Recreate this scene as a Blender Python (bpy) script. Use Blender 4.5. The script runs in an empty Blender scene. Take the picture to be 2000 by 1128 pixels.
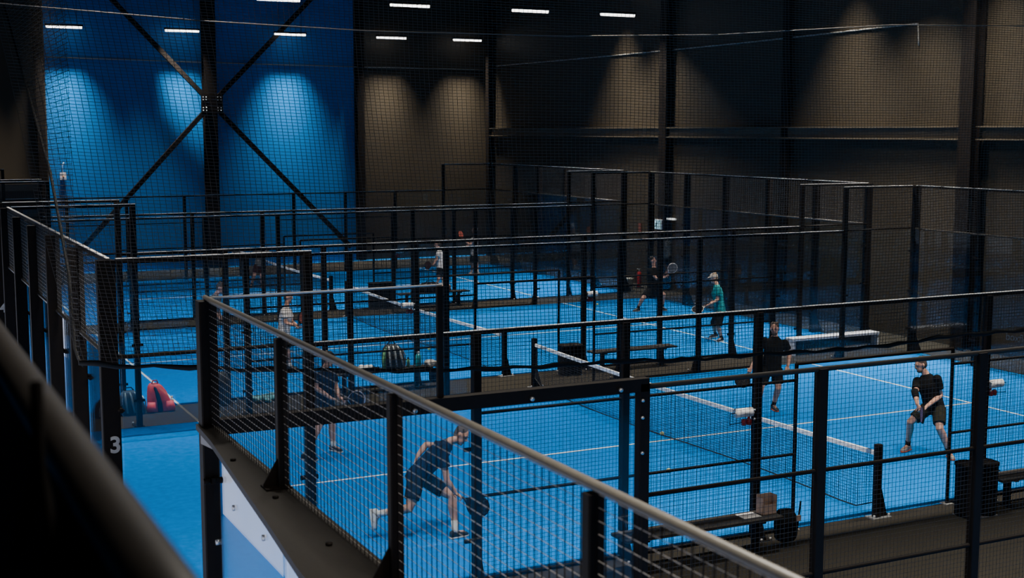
import bpy, bmesh, math, random
from mathutils import Vector, Matrix
random.seed(7)
scn = bpy.context.scene
COL = scn.collection
V = Vector
# ------------------------------------------------------------------ camera
CAM = V((-12.2574, -18.6582, 5.2861)); YAW = .4587; PITCH = .1198; FPX = 2569.0
FWD = V((math.sin(YAW)*math.cos(PITCH), math.cos(YAW)*math.cos(PITCH), -math.sin(PITCH)))
RGT = V((math.cos(YAW), -math.sin(YAW), 0)); UPV = RGT.cross(FWD)
cd = bpy.data.cameras.new('camera'); cam = bpy.data.objects.new('camera', cd); COL.objects.link(cam)
cam.matrix_world = Matrix.Translation(CAM) @ Matrix((RGT, UPV, -FWD)).transposed().to_4x4()
cd.sensor_width = 36; cd.lens = FPX/2000*36; cd.clip_end = 200; cd.clip_start = .05
cd.dof.use_dof = True; cd.dof.focus_distance = 17; cd.dof.aperture_fstop = 3.6
scn.camera = cam
def ray(x, y): return FWD + RGT*((x-1000)/FPX) - UPV*((y-564)/FPX)
def on(ax, val, x, y):
    d = ray(x, y); i = 'xyz'.index(ax); return CAM + d*((val-CAM[i])/d[i])
def depth_at(x, y, z=0.0): return (on('z', z, x, y)-CAM).dot(FWD)

# ------------------------------------------------------------------ materials
MAT = {}
def mat(name, col, rough=.6, metal=0, noise=.12, scale=30, bump=0, emis=0, spec=.5, sheen=0):
    if name in MAT: return MAT[name]
    m = bpy.data.materials.new(name); m.use_nodes = True; nt = m.node_tree; b = nt.nodes['Principled BSDF']
    b.inputs['Roughness'].default_value = rough; b.inputs['Metallic'].default_value = metal
    b.inputs['Specular IOR Level'].default_value = spec
    tc = nt.nodes.new('ShaderNodeTexCoord'); nz = nt.nodes.new('ShaderNodeTexNoise'); nz.inputs['Scale'].default_value = scale
    nz.inputs['Detail'].default_value = 4; nt.links.new(tc.outputs['Object'], nz.inputs['Vector'])
    rp = nt.nodes.new('ShaderNodeValToRGB'); e = rp.color_ramp.elements
    e[0].color = [c*(1-noise) for c in col]+[1]; e[1].color = [min(1, c*(1+noise)) for c in col]+[1]
    e[0].position = .3; e[1].position = .7
    nt.links.new(nz.outputs['Fac'], rp.inputs['Fac']); nt.links.new(rp.outputs['Color'], b.inputs['Base Color'])
    if bump:
        bp = nt.nodes.new('ShaderNodeBump'); bp.inputs['Strength'].default_value = bump; bp.inputs['Distance'].default_value = .02
        nt.links.new(nz.outputs['Fac'], bp.inputs['Height']); nt.links.new(bp.outputs['Normal'], b.inputs['Normal'])
    if emis:
        b.inputs['Emission Color'].default_value = list(col)+[1]; b.inputs['Emission Strength'].default_value = emis
    MAT[name] = m; return m
TURF = mat('blue_turf', (.0006, .178, .57), .9, noise=.10, scale=9, spec=.03)
LINE = mat('white_line', (.85, .87, .9), .8, scale=40)
OUTB = mat('blue_vinyl_floor', (.001, .15, .45), .35, noise=.06, scale=2, spec=.4)
CARPET = mat('charcoal_carpet', (.028, .0245, .0185), .95, noise=.35, scale=120, bump=.3, spec=.1)
STEEL = mat('black_steel', (.0075, .0052, .0038), .6, noise=.15, scale=14, spec=.12)
RAIL = mat('black_rail_tube', (.045, .042, .038), .3, noise=.08, scale=20, spec=.6)
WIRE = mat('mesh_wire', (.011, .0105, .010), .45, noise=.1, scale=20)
WIRELIT = mat('mesh_wire_lit', (.16, .15, .135), .35, noise=.1, scale=20)  # lit copy of the mesh wire: light on the wire tops put into the colour
ZINC = mat('zinc_steel', (.55, .55, .55), .35, .7, scale=40)
NETM = mat('black_netting', (.06, .05, .038), .7, scale=10)
NETW = mat('court_netting', (.006, .008, .012), .8, scale=10)
ROPE = mat('black_rope', (.008, .008, .008), .8, scale=60)
TAPE = mat('white_net_tape', (.9, .88, .87), .75, noise=.15, scale=25)
WHITE = mat('white_paint', (.68, .67, .72), .6, noise=.04, scale=5)
BLACKP = mat('black_plastic', (.008, .007, .0065), .8, scale=30, spec=.12)
SKIN = mat('skin', (.50, .255, .17), .6, noise=.08, scale=25)
SKIN2 = mat('skin_tanned', (.40, .23, .165), .6, noise=.08, scale=25)
BLACKC = mat('black_cloth', (.009, .0085, .008), .9, noise=.25, scale=18, bump=.3, spec=.1)
NAVYC = mat('navy_cloth', (.008, .012, .026), .9, noise=.25, scale=18, bump=.3, spec=.1)
WHITEC = mat('white_cloth', (.62, .58, .54), .9, noise=.08, scale=14, bump=.3, spec=.1)
TEALC = mat('teal_cloth', (.012, .20, .21), .85, noise=.3, scale=12, bump=.3, spec=.1)
GREYC = mat('grey_cloth', (.10, .10, .105), .9, noise=.25, scale=18, bump=.3, spec=.1)
OLIVEC = mat('olive_black_cloth', (.022, .021, .014), .9, noise=.25, scale=18, bump=.3, spec=.1)
MAROONC = mat('dark_maroon_cloth', (.035, .010, .009), .9, noise=.25, scale=18, spec=.1)
BEIGEC = mat('beige_cloth', (.42, .37, .31), .9, noise=.1, scale=18, spec=.1)
BROWNH = mat('brown_hair', (.075, .047, .029), .7, noise=.4, scale=60, bump=.5)
DARKH = mat('dark_hair', (.012, .009, .007), .7, noise=.4, scale=60, bump=.5)
FAIRH = mat('fair_hair', (.22, .145, .075), .7, noise=.4, scale=60, bump=.5)
GREYH = mat('grey_hair', (.55, .51, .46), .7, noise=.4, scale=60, bump=.5)
SHOEW = mat('white_shoe', (.6, .58, .55), .6, scale=30)
SHOEB = mat('black_shoe', (.015, .014, .014), .6, scale=30)
SHOEO = mat('orange_shoe', (.50, .09, .035), .6, noise=.3, scale=20)
SHOEG = mat('grey_sole', (.28, .25, .21), .7, scale=30)
RED = mat('red_plastic', (.42, .018, .015), .4, scale=20)
REDBAG = mat('red_bag_cloth', (.62, .05, .06), .6, noise=.35, scale=9, bump=.4)
GREEN = mat('green_bag_trim', (.18, .42, .16), .6, scale=20)
BALLM = mat('yellow_ball_felt', (.62, .62, .28), .9, scale=80)
PAPER = mat('white_paper', (.78, .76, .74), .8, noise=.03, scale=10)
KRAFT = mat('tan_paper', (.42, .28, .20), .8, noise=.1, scale=12)
TEALP = mat('teal_plastic', (.02, .30, .33), .35, scale=20)
WOODD = mat('dark_slat_wood', (.020, .016, .012), .7, noise=.4, scale=12)
ORANGE = mat('orange_brown_leather', (.30, .12, .05), .6, noise=.3, scale=15)
NUM = mat('grey_number_print', (.36, .34, .31), .7, scale=10)
LED = mat('lamp_diffuser', (1, .95, .88), .5, noise=0, emis=7)
SIGNW = mat('sign_face_light', (.55, .85, .9), .5, noise=.02, emis=.35)
SIGNG = mat('sign_pictogram', (.01, .10, .12), .5, noise=.02)
LOGO = mat('grey_glass_lettering', (.075, .075, .075), .7, noise=.03)
LOGOB = mat('blue_glass_lettering', (.02, .07, .13), .7, noise=.03)
HANDR = mat('brown_black_handrail', (.014, .011, .0085), .5, noise=.2, scale=50)

def glass(name, tint, r0=.022, gain=1.3):
    m = bpy.data.materials.new(name); m.use_nodes = True; nt = m.node_tree; nt.nodes.clear(); N = nt.nodes.new; L = nt.links.new
    out = N('ShaderNodeOutputMaterial'); mx = N('ShaderNodeMixShader'); tr = N('ShaderNodeBsdfTransparent'); gl = N('ShaderNodeBsdfGlossy')
    gl.inputs['Roughness'].default_value = .0; gl.inputs['Color'].default_value = (.95, .97, 1, 1); tr.inputs['Color'].default_value = tint
    lw = N('ShaderNodeLayerWeight'); lw.inputs['Blend'].default_value = .5
    pw = N('ShaderNodeMath'); pw.operation = 'POWER'; pw.inputs[1].default_value = 5
    ml = N('ShaderNodeMath'); ml.operation = 'MULTIPLY_ADD'; ml.inputs[1].default_value = gain; ml.inputs[2].default_value = r0; ml.use_clamp = True
    L(lw.outputs['Facing'], pw.inputs[0]); L(pw.outputs[0], ml.inputs[0]); L(ml.outputs[0], mx.inputs['Fac'])
    L(tr.outputs[0], mx.inputs[1]); L(gl.outputs[0], mx.inputs[2]); L(mx.outputs[0], out.inputs['Surface'])
    MAT[name] = m; return m
GLASS = glass('court_glass', (.90, .93, .95, 1))

def wall_mat(name, col, split=None, blue=None):
    m = bpy.data.materials.new(name); m.use_nodes = True; nt = m.node_tree; N = nt.nodes.new; L = nt.links.new
    b = nt.nodes['Principled BSDF']; b.inputs['Roughness'].default_value = .55; b.inputs['Specular IOR Level'].default_value = .25
    tc = N('ShaderNodeTexCoord'); sp = N('ShaderNodeSeparateXYZ'); L(tc.outputs['Object'], sp.inputs[0])
    nz = N('ShaderNodeTexNoise'); nz.inputs['Scale'].default_value = .7; L(tc.outputs['Object'], nz.inputs['Vector'])
    base = N('ShaderNodeMix'); base.data_type = 'RGBA'; base.inputs[6].default_value = (*[c*.85 for c in col], 1); base.inputs[7].default_value = (*[c*1.15 for c in col], 1)
    L(nz.outputs['Fac'], base.inputs[0]); res = base.outputs[2]
    if blue:
        a = N('ShaderNodeMath'); a.operation = 'GREATER_THAN'; a.inputs[1].default_value = split[0]; L(sp.outputs['X'], a.inputs[0])
        c = N('ShaderNodeMath'); c.operation = 'LESS_THAN'; c.inputs[1].default_value = split[1]; L(sp.outputs['X'], c.inputs[0])
        d = N('ShaderNodeMath'); d.operation = 'MULTIPLY'; L(a.outputs[0], d.inputs[0]); L(c.outputs[0], d.inputs[1])
        mx = N('ShaderNodeMix'); mx.data_type = 'RGBA'; L(d.outputs[0], mx.inputs[0]); L(res, mx.inputs[6]); mx.inputs[7].default_value = (*blue, 1); res = mx.outputs[2]
    L(res, b.inputs['Base Color'])
    # horizontal sandwich-panel joints
    mo = N('ShaderNodeMath'); mo.operation = 'PINGPONG'; mo.inputs[1].default_value = .6; L(sp.outputs['Z'], mo.inputs[0])
    lt = N('ShaderNodeMath'); lt.operation = 'LESS_THAN'; lt.inputs[1].default_value = .02; L(mo.outputs[0], lt.inputs[0])
    bp = N('ShaderNodeBump'); bp.inputs['Strength'].default_value = .12; bp.inputs['Distance'].default_value = .01; L(lt.outputs[0], bp.inputs['Height']); L(bp.outputs['Normal'], b.inputs['Normal'])
    MAT[name] = m; return m
WALLB = wall_mat('back_wall_paint', (.036, .0275, .0165), (-6.02, 5.86), (.001, .138, .42))
WALLD = wall_mat('dark_wall_paint', (.036, .0275, .0165))
CEIL = mat('black_ceiling', (.008, .0075, .007), .9)

# ------------------------------------------------------------------ mesh building
class MB:
    def __init__(s): s.v = []; s.f = []; s.sm = []
    def add(s, vs, fs, smooth=False):
        n = len(s.v); s.v += [V(p) for p in vs]; s.f += [[i+n for i in f] for f in fs]; s.sm += [smooth]*len(fs)
    def box(s, a, b):
        x0, y0, z0 = [min(p, q) for p, q in zip(a, b)]; x1, y1, z1 = [max(p, q) for p, q in zip(a, b)]
        s.add([(x0,y0,z0),(x1,y0,z0),(x1,y1,z0),(x0,y1,z0),(x0,y0,z1),(x1,y0,z1),(x1,y1,z1),(x0,y1,z1)],
              [(3,2,1,0),(4,5,6,7),(0,1,5,4),(1,2,6,5),(2,3,7,6),(3,0,4,7)])
    def cbox(s, a, b, c=.008):      # box with chamfered vertical edges
        x0, y0, z0 = [min(p, q) for p, q in zip(a, b)]; x1, y1, z1 = [max(p, q) for p, q in zip(a, b)]
        s.prism([(x0+c,y0),(x1-c,y0),(x1,y0+c),(x1,y1-c),(x1-c,y1),(x0+c,y1),(x0,y1-c),(x0,y0+c)], z0, z1)
    def prism(s, poly, a, b, ax='z'):
        n = len(poly)
        def P(p, q): return {'z': (p[0], p[1], q), 'y': (p[0], q, p[1]), 'x': (q, p[0], p[1])}[ax]
        s.add([P(p, a) for p in poly]+[P(p, b) for p in poly], [list(range(n))[::-1], [i+n for i in range(n)]]+[(i, (i+1) % n, n+(i+1) % n, n+i) for i in range(n)])
    def obox(s, c, u, v, w):        # oriented box: centre, half-vectors
        c, u, v, w = V(c), V(u), V(v), V(w)
        s.add([c-u-v-w, c+u-v-w, c+u+v-w, c-u+v-w, c-u-v+w, c+u-v+w, c+u+v+w, c-u+v+w], [(3,2,1,0),(4,5,6,7),(0,1,5,4),(1,2,6,5),(2,3,7,6),(3,0,4,7)])
    def tube(s, pts, r, n=8, cap=True, ref=None, flat=1.0):
        pts = [V(p) for p in pts]; m = len(pts); rs = r if isinstance(r, (list, tuple)) else [r]*m
        vs = []; a = None
        for i, p in enumerate(pts):
            t = (pts[min(i+1, m-1)]-pts[max(i-1, 0)])
            if t.length < 1e-9: t = V((0, 0, 1))
            t.normalize()
            if a is None:
                a = V(ref) if ref is not None else (V((0, 0, 1)) if abs(t.z) < .9 else V((1, 0, 0)))
            a = (a-t*a.dot(t)); 
            if a.length < 1e-6: a = t.orthogonal()
            a.normalize(); b = t.cross(a)
            for k in range(n):
                th = 2*math.pi*(k+.5)/n; vs.append(p+a*(math.cos(th)*rs[i]*flat)+b*(math.sin(th)*rs[i]))
        fs = [(i*n+k, i*n+(k+1) % n, (i+1)*n+(k+1) % n, (i+1)*n+k) for i in range(m-1) for k in range(n)]
        if cap: fs += [list(range(n))[::-1], [(m-1)*n+k for k in range(n)]]
        s.add(vs, fs, n > 4)
    def limb(s, pts, rs, n=12):     # tube with rounded ends
        pts = [V(p) for p in pts]; a = (pts[0]-pts[1]).normalized(); b = (pts[-1]-pts[-2]).normalized()
        P = [pts[0]+a*rs[0]*k for k in (.98, .85, .5)]+pts+[pts[-1]+b*rs[-1]*k for k in (.5, .85, .98)]
        R = [rs[0]*k for k in (.2, .53, .87)]+list(rs)+[rs[-1]*k for k in (.87, .53, .2)]
        s.tube(P, R, n)
    def ell(s, c, ax, n=10, m=8):   # ellipsoid: centre, three half-axis vectors
        c = V(c); u, v, w = [V(q) for q in ax]; vs = [c+w]; 
        for i in range(1, m):
            ph = math.pi*i/m
            for k in range(n):
                th = 2*math.pi*k/n; vs.append(c+u*(math.sin(ph)*math.cos(th))+v*(math.sin(ph)*math.sin(th))+w*math.cos(ph))
        vs.append(c-w); fs = [(0, 1+k, 1+(k+1) % n) for k in range(n)]
        for i in range(m-2):
            fs += [(1+i*n+k, 1+(i+1)*n+k, 1+(i+1)*n+(k+1) % n, 1+i*n+(k+1) % n) for k in range(n)]
        e = len(vs)-1; fs += [(e, 1+(m-2)*n+(k+1) % n, 1+(m-2)*n+k) for k in range(n)]
        s.add(vs, fs, True)
    def loft(s, rings, n=16, sq=2.0):   # rings: (centre, half-vector u, half-vector v)
        vs = []
        for c, u, v in rings:
            c, u, v = V(c), V(u), V(v)
            for k in range(n):
                th = 2*math.pi*k/n; cc, ss = math.cos(th), math.sin(th)
                p = 2.0/sq; vs.append(c+u*(math.copysign(abs(cc)**p, cc))+v*(math.copysign(abs(ss)**p, ss)))
        m = len(rings)
        fs = [(i*n+k, i*n+(k+1) % n, (i+1)*n+(k+1) % n, (i+1)*n+k) for i in range(m-1) for k in range(n)]
        fs += [list(range(n))[::-1], [(m-1)*n+k for k in range(n)]]
        s.add(vs, fs, True)
    def mesh(s, name, off=V((0, 0, 0)), fix=True):
        me = bpy.data.meshes.new(name); me.from_pydata([tuple(p-off) for p in s.v], [], s.f)
        me.polygons.foreach_set('use_smooth', s.sm)
        if fix:
            bm = bmesh.new(); bm.from_mesh(me); bmesh.ops.recalc_face_normals(bm, faces=bm.faces); bm.to_mesh(me); bm.free()
        me.update(); return me
    def build(s, name, m, parent=None, fix=True, at=None):
        off = root_loc(parent) if parent else (V(at) if at is not None else V((0, 0, 0)))
        me = s.mesh(name, off, fix); me.materials.append(m)
        o = bpy.data.objects.new(name, me); COL.objects.link(o)
        if parent: o.parent = parent
        else: o.location = off
        return o
def root_loc(o):
    while o.parent: o = o.parent
    return o.location.copy()
def tag(o, label=None, cat=None, group=None, kind=None):
    for k, v in (('label', label), ('category', cat), ('group', group), ('kind', kind)):
        if v: o[k] = v
    return o
def thing(name, loc, label, cat, group=None):
    o = bpy.data.objects.new(name, None); o.empty_display_size = .2; COL.objects.link(o); o.location = loc
    return tag(o, label, cat, group)
def copy_tree(o, loc=None, parent=None, label=None):
    c = o.copy(); COL.objects.link(c)
    if parent: c.parent = parent
    if loc is not None: c.location = loc
    if label: c['label'] = label
    for ch in list(o.children): copy_tree(ch, None, c)
    return c
def remesh(mb, name, voxel, m, parent, smooth=4, fac=.5):
    me = mb.mesh('tmp'); o = bpy.data.objects.new('tmp', me); COL.objects.link(o)
    r = o.modifiers.new('r', 'REMESH'); r.mode = 'VOXEL'; r.voxel_size = voxel; r.use_smooth_shade = True
    if smooth:
        q = o.modifiers.new('s', 'SMOOTH'); q.iterations = smooth; q.factor = fac
    dg = bpy.context.evaluated_depsgraph_get(); ev = o.evaluated_get(dg); nm = bpy.data.meshes.new_from_object(ev)
    bpy.data.objects.remove(o); bpy.data.meshes.remove(me)
    off = root_loc(parent) if parent else V((0, 0, 0))
    nm.transform(Matrix.Translation(-off)); nm.name = name; nm.materials.clear(); nm.materials.append(m)
    nm.polygons.foreach_set('use_smooth', [True]*len(nm.polygons))
    ob = bpy.data.objects.new(name, nm); COL.objects.link(ob); ob.parent = parent
    return ob
def text_mesh(name, s, size, m, parent, loc, right, up, thick=.004, bold=0):
    cu = bpy.data.curves.new('t', 'FONT'); cu.body = s; cu.size = size; cu.extrude = thick; cu.offset = bold; cu.align_x = 'CENTER'; cu.align_y = 'CENTER'
    o = bpy.data.objects.new('t', cu); COL.objects.link(o)
    dg = bpy.context.evaluated_depsgraph_get(); me = bpy.data.meshes.new_from_object(o.evaluated_get(dg)); bpy.data.objects.remove(o)
    r = V(right).normalized(); u = V(up).normalized(); n = r.cross(u)
    M = Matrix((r, u, n)).transposed().to_4x4(); M.translation = V(loc)-root_loc(parent)
    me.transform(M); me.materials.clear(); me.materials.append(m); me.name = name
    ob = bpy.data.objects.new(name, me); COL.objects.link(ob); ob.parent = parent; return ob
def struct(name, mb, m): 
    o = mb.build(name, m); o['kind'] = 'structure'; return o

# ------------------------------------------------------------------ hall shell
G = 1.6649
CY = {'A': 0.0, 'B': 10+G, 'C': 2*(10+G)}
NY = -8.55
BWY, RWX, LWX, FWY, CZ = 32.5, 11.75, -24.0, -24.0, 10.8
b = MB(); b.box((LWX-.3, FWY-.3, -.3), (RWX+.3, BWY+.3, 0)); struct('floor', b, OUTB)
b = MB(); b.box((LWX-.3, BWY, -.3), (RWX+.3, BWY+.3, CZ)); struct('wall_back', b, WALLB)
b = MB(); b.box((RWX, FWY-.3, -.3), (RWX+.3, BWY, CZ)); struct('wall_right', b, WALLD)
b = MB(); b.box((LWX-.3, FWY-.3, -.3), (LWX, BWY, CZ)); struct('wall_left', b, WALLD)
b = MB(); b.box((LWX-.3, FWY-.3, -.3), (RWX+.3, FWY, CZ)); struct('wall_front', b, WALLD)
b = MB(); b.box((LWX-.3, FWY-.3, CZ), (RWX+.3, BWY+.3, CZ+.3)); struct('ceiling', b, CEIL)
# steel columns, girt and cross bracing against the walls
def hcol(name, x0, x1, y0, y1, ax):
    b = MB(); t = .022
    if ax == 'x':   # flanges face +-x
        b.box((x0, y0, 0), (x0+t, y1, CZ-.01)); b.box((x1-t, y0, 0), (x1, y1, CZ-.01)); b.box((x0+t, (y0+y1)/2-.01, 0), (x1-t, (y0+y1)/2+.01, CZ-.01))
    else:
        b.box((x0, y0, 0), (x1, y0+t, CZ-.01)); b.box((x0, y1-t, 0), (x1, y1, CZ-.01)); b.box(((x0+x1)/2-.01, y0+t, 0), ((x0+x1)/2+.01, y1-t, CZ-.01))
    return b
g = thing('cross_bracing', (-.08, BWY-.25, 0), 'black steel column with four diagonal braces in front of the blue wall', 'bracing')
hcol('c', -.32, .16, BWY-.5, BWY-.10, 'y').build('column', STEEL, g)
cc = V((-.08, BWY-.56, 6.3))
for q in ((-5.35, .6), (5.45, .6), (-4.0, CZ-.35), (4.0, CZ-.35)):
    e = V((q[0], BWY-.5, q[1])); d = (e-cc).normalized(); b = MB(); s = V((0, 1, 0)); w = d.cross(s)
    b.obox((cc+d*.25+e)/2, d*((e-cc).length/2-.12), s*.07, w*.085); b.build('brace', STEEL, g)
b = MB(); b.prism([(-.5, 5.95), (.34, 5.95), (.34, 6.65), (-.5, 6.65)], BWY-.66, BWY-.64, 'y'); pl = b.build('gusset_plate', STEEL, g)
for px in (-.42, -.3, .14, .26):
    for pz in (6.05, 6.15, 6.45, 6.55):
        b = MB(); b.tube([(px, BWY-.66, pz), (px, BWY-.69, pz)], .022, 6); b.build('bolt', ZINC, pl)
COLG = 'steel columns along the hall walls'
def column(x0, x1, y0, y1, ax, label):
    t = hcol('c', x0, x1, y0, y1, ax); o = t.build('steel_column', STEEL, at=((x0+x1)/2, (y0+y1)/2, 0)); tag(o, label, 'column', COLG)
column(RWX-.30, RWX-.08, 18.0, 18.4, 'x', 'black steel column on the right wall above the exit sign')
column(RWX-.42, RWX-.08, 4.6, 5.02, 'x', 'widest black steel column near the right edge of the photo')
column(RWX-.3, RWX-.08, 31.55, 31.85, 'x', 'slim black steel column in the far corner of the hall')
column(RWX-.2, RWX-.08, 11.8, 12.1, 'x', 'thin black column between the two thick ones on the right wall')
column(5.9, 6.2, BWY-.3, BWY-.02, 'y', 'black steel column at the right edge of the blue wall')
column(-6.4, -6.1, BWY-.3, BWY-.02, 'y', 'black steel column at the left edge of the blue wall')
for i, (a, c) in enumerate(((18.42, 31.5), (5.04, 17.98), (-20, 4.58))):
    b = MB(); b.box((RWX-.3, a, 5.36), (RWX-.02, c, 5.39)); b.box((RWX-.3, a, 5.06), (RWX-.02, c, 5.09)); b.box((RWX-.17, a, 5.09), (RWX-.15, c, 5.36))
    o = b.build('wall_girt', RAIL if 0 else mat('girt_steel', (.075, .058, .036), .55), at=(RWX-.16, a, 5.06))
    tag(o, ['horizontal steel beam on the right wall reaching the far corner', 'horizontal steel beam between the thick columns of the right wall', 'horizontal steel beam at the right edge beyond the widest column'][i], 'beam', 'horizontal beams on the right wall')
b = MB(); b.box((LWX, BWY-.3, 3.35), (-6.45, BWY-.02, 3.42)); b.box((LWX, BWY-.16, 3.1), (-6.45, BWY-.14, 3.35)); o = b.build('wall_girt', MAT['girt_steel'], at=(-15, BWY-.2, 3.1)); tag(o, 'horizontal steel beam on the dark wall left of the blue section', 'beam')
CONDM = mat('pale_conduit', (.30, .28, .24), .5)
b = MB(); b.tube([(-6.1, BWY-.06, 7.95), (-2, BWY-.06, 7.9), (2, BWY-.06, 7.86), (6.3, BWY-.06, 7.84), (RWX-.1, BWY-.06, 7.84)], .022, 6)
tag(b.build('conduit', CONDM, at=(0, BWY-.06, 7.9)), 'thin pale conduit running across the back wall below the lamps', 'pipe')
b = MB(); b.tube([(RWX-.028, 31.4, 7.95), (RWX-.028, 22, 7.9), (RWX-.028, 14, 7.9), (RWX-.028, 6.9, 7.95), (RWX-.028, 6.85, 7.4)], .022, 6)
tag(b.build('conduit', CONDM, at=(RWX-.028, 18, 7.9)), 'thin pale conduit along the right wall ending in a short drop', 'pipe')
# device hanging on the blue wall
p = on('y', BWY-.1, 123, 342); g = thing('wall_sensor', p, 'small white box hanging by a cable on the blue wall', 'sensor')
b = MB(); b.cbox(p+V((-.11, -.06, -.16)), p+V((.11, .06, .10)), .02); b.build('housing', WHITE, g)
b = MB(); b.tube([p+V((0, 0, .1)), p+V((.0, 0, .34)), p+V((.02, 0, .46)), p+V((.07, .05, .46)), p+V((.08, .09, .42))], .012, 6); b.build('cable', WHITE, g)
b = MB(); b.tube([p+V((0, -.06, -.05)), p+V((0, -.09, -.05))], .04, 10); b.build('lens', mat('orange_lens', (.6, .25, .1), .4), g)
# exit sign and neighbours on the right wall
p = on('x', RWX-.36, 1286, 438); g = thing('exit_sign', p, 'pale lit exit sign with running figure on the right wall column', 'sign')
b = MB(); b.cbox(p+V((-.02, -.2, -.16)), p+V((.05, .2, .16)), .01); b.build('housing', WHITE, g)
b = MB(); b.box(p+V((-.026, -.19, -.15)), p+V((-.02, .19, .15))); b.build('face', SIGNW, g)
b = MB(); q = p+V((-.03, 0, 0))
def bar(b, y0, z0, y1, z1, w): 
    a = q+V((0, y0, z0)); c = q+V((0, y1, z1)); d = (c-a).normalized(); b.obox((a+c)/2, d*((c-a).length/2), V((.003, 0, 0)), d.cross(V((1, 0, 0)))*w)
b.tube([q+V((-.003, .055, .095)), q+V((.003, .055, .095))], .027, 10)
for s in ((.06, .06, .09, -.02, .022), (.085, -.01, .04, -.06, .015), (.04, -.06, .06, -.12, .015), (.1, -.02, .13, -.06, .015), (.13, -.06, .17, -.06, .015), (.06, .05, .02, .02, .012), (.08, .05, .12, .0, .012)): bar(b, *s)
bar(b, -.16, -.13, -.16, .12, .012); bar(b, -.16, .12, -.05, .12, .012); bar(b, -.05, .12, -.05, -.13, .012)
b.build('pictogram', SIGNG, g)
p = on('x', RWX-.06, 1308, 427); b = MB(); b.cbox(p+V((-.05, -.32, -.03)), p+V((.05, .12, .03)), .01); g = thing('emergency_light', p, 'slim white emergency light beside the exit sign', 'lamp'); b.build('diffuser', mat('emergency_diffuser', (1, .97, .9), .5, noise=0, emis=.8), g)
p = on('x', RWX-.03, 1250, 444); b = MB(); b.box(p+V((-.01, -.08, -.15)), p+V((.02, .08, .15))); tag(b.build('safety_sign', mat('dull_red_sign', (.12, .03, .02), .6), at=p), 'small dull red sign on the wall left of the exit sign', 'sign')

# ------------------------------------------------------------------ lamps
LAMPG = 'linear ceiling lamps'
lamp_n = [0]
def lamp(x, y, z, label, power=255, spread=114, vis=True):
    g = thing('ceiling_lamp', (x, y, z), label, 'lamp', LAMPG); P = V((x, y, z))
    b = MB(); b.cbox(P+V((-.66, -.07, .02)), P+V((.66, .07, .09)), .02); b.build('housing', STEEL, g)
    b = MB(); b.tube([P+V((-.62, 0, 0)), P+V((.62, 0, 0))], .055, 10); b.build('diffuser', LED, g)
    for s in (-.45, .45):
        b = MB(); b.tube([P+V((s, 0, .09)), P+V((s, 0, CZ-z))], .008, 5); b.build('suspension_wire', STEEL, g)
    ld = bpy.data.lights.new('lamp_light', 'AREA'); ld.shape = 'RECTANGLE'; ld.size = 1.24; ld.size_y = .11; ld.energy = power; ld.color = (1, .925, .82); ld.spread = math.radians(spread)
    lo = bpy.data.objects.new('lamp_light', ld); COL.objects.link(lo); lo.location = (0, 0, -.065); lo.parent = g
XS1 = (-9.4, -5.4, -1.17, 3.0, 7.2, 10.55); XS2 = (-9.4, -5.33, -1.29, 2.74, 6.78, 9.95)
N1 = ['lamp left of the blue wall', 'leftmost lamp of the lower lamp row, before the blue wall edge', 'second lamp of the lower row, left of the braced column', 'third lamp of the lower row, right of the braced column', 'fourth lamp of the lower row, before the dark wall', 'rightmost lamp of the lower row, near the hall corner']
for x, n in zip(XS1, N1): lamp(x, 31.7, 9.0, 'white linear lamp: '+n, 200, 60)
N2 = ['above the picture, far left of the upper row', 'above the picture, over the left end of the upper row', 'leftmost visible lamp of the upper row, above the braced column', 'second visible lamp of the upper row, above the dark wall', 'third visible lamp of the upper row, above the hall corner', 'rightmost lamp of the upper row, beside the right wall column']
for x, n in zip(XS2, N2): lamp(x, 18.6, 9.0, 'white linear lamp: '+n, 270)
for yy, nm in ((6.4, 'over the number 4 court'), (-5.4, 'over the number 3 court edge'), (-15, 'over the nearest court')):
    for k, x in enumerate(XS2): lamp(x, yy, 9.0, 'linear lamp out of the picture '+nm+', '+('first', 'second', 'third', 'fourth', 'fifth', 'sixth')[k]+' from the left')
for k, y in enumerate((21.0, 9.2, 4.0)): lamp(10.35, y, 9.95, 'linear lamp high by the right wall, out of the picture, '+('farthest', 'middle', 'nearest')[k]+' of three', 270, 74)

# ------------------------------------------------------------------ floors, courts
TURFZ = .012
cname = {'A': 'the number 3 court in the middle foreground', 'B': 'the number 4 court behind it', 'C': 'the farthest court below the blue wall'}
short = {'A': 'number 3 court', 'B': 'number 4 court', 'C': 'farthest court', 'N': 'nearest court'}
for k, cy in list(CY.items())+[('N', NY-5)]:
    g = thing('court_turf', (0, cy, 0), 'blue turf playing surface of the '+short[k], 'court turf', 'court surfaces')
    b = MB(); b.box((-10 if k != 'N' else -9.8, cy-5, .001), (10, cy+(5 if k != 'N' else 4.93), TURFZ)); b.build('turf', TURF, g)
    for sx in (-6.95, 6.95):
        b = MB(); b.box((sx-.025, cy-5, TURFZ), (sx+.025, cy+5, TURFZ+.002)); b.build('service_line', LINE, g)
    b = MB(); b.box((-7.15, cy-.025, TURFZ), (7.15, cy+.025, TURFZ+.003)); b.build('centre_line', LINE, g)
for y0, y1, lab in ((NY+.05, -5.02, 'wide dark carpet aisle between the nearest court and the number 3 court'), (5.02, 5+G-.02, 'dark carpet aisle between the number 3 and number 4 courts'), (15+G+.02, 15+2*G-.02, 'dark carpet aisle between the number 4 and farthest courts')):
    b = MB(); b.box((-10.3, y0, .001), (10.5, y1, TURFZ)); tag(b.build('carpet_aisle', CARPET, at=(0, (y0+y1)/2, 0)), lab, 'carpet', 'carpet aisles')
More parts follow.
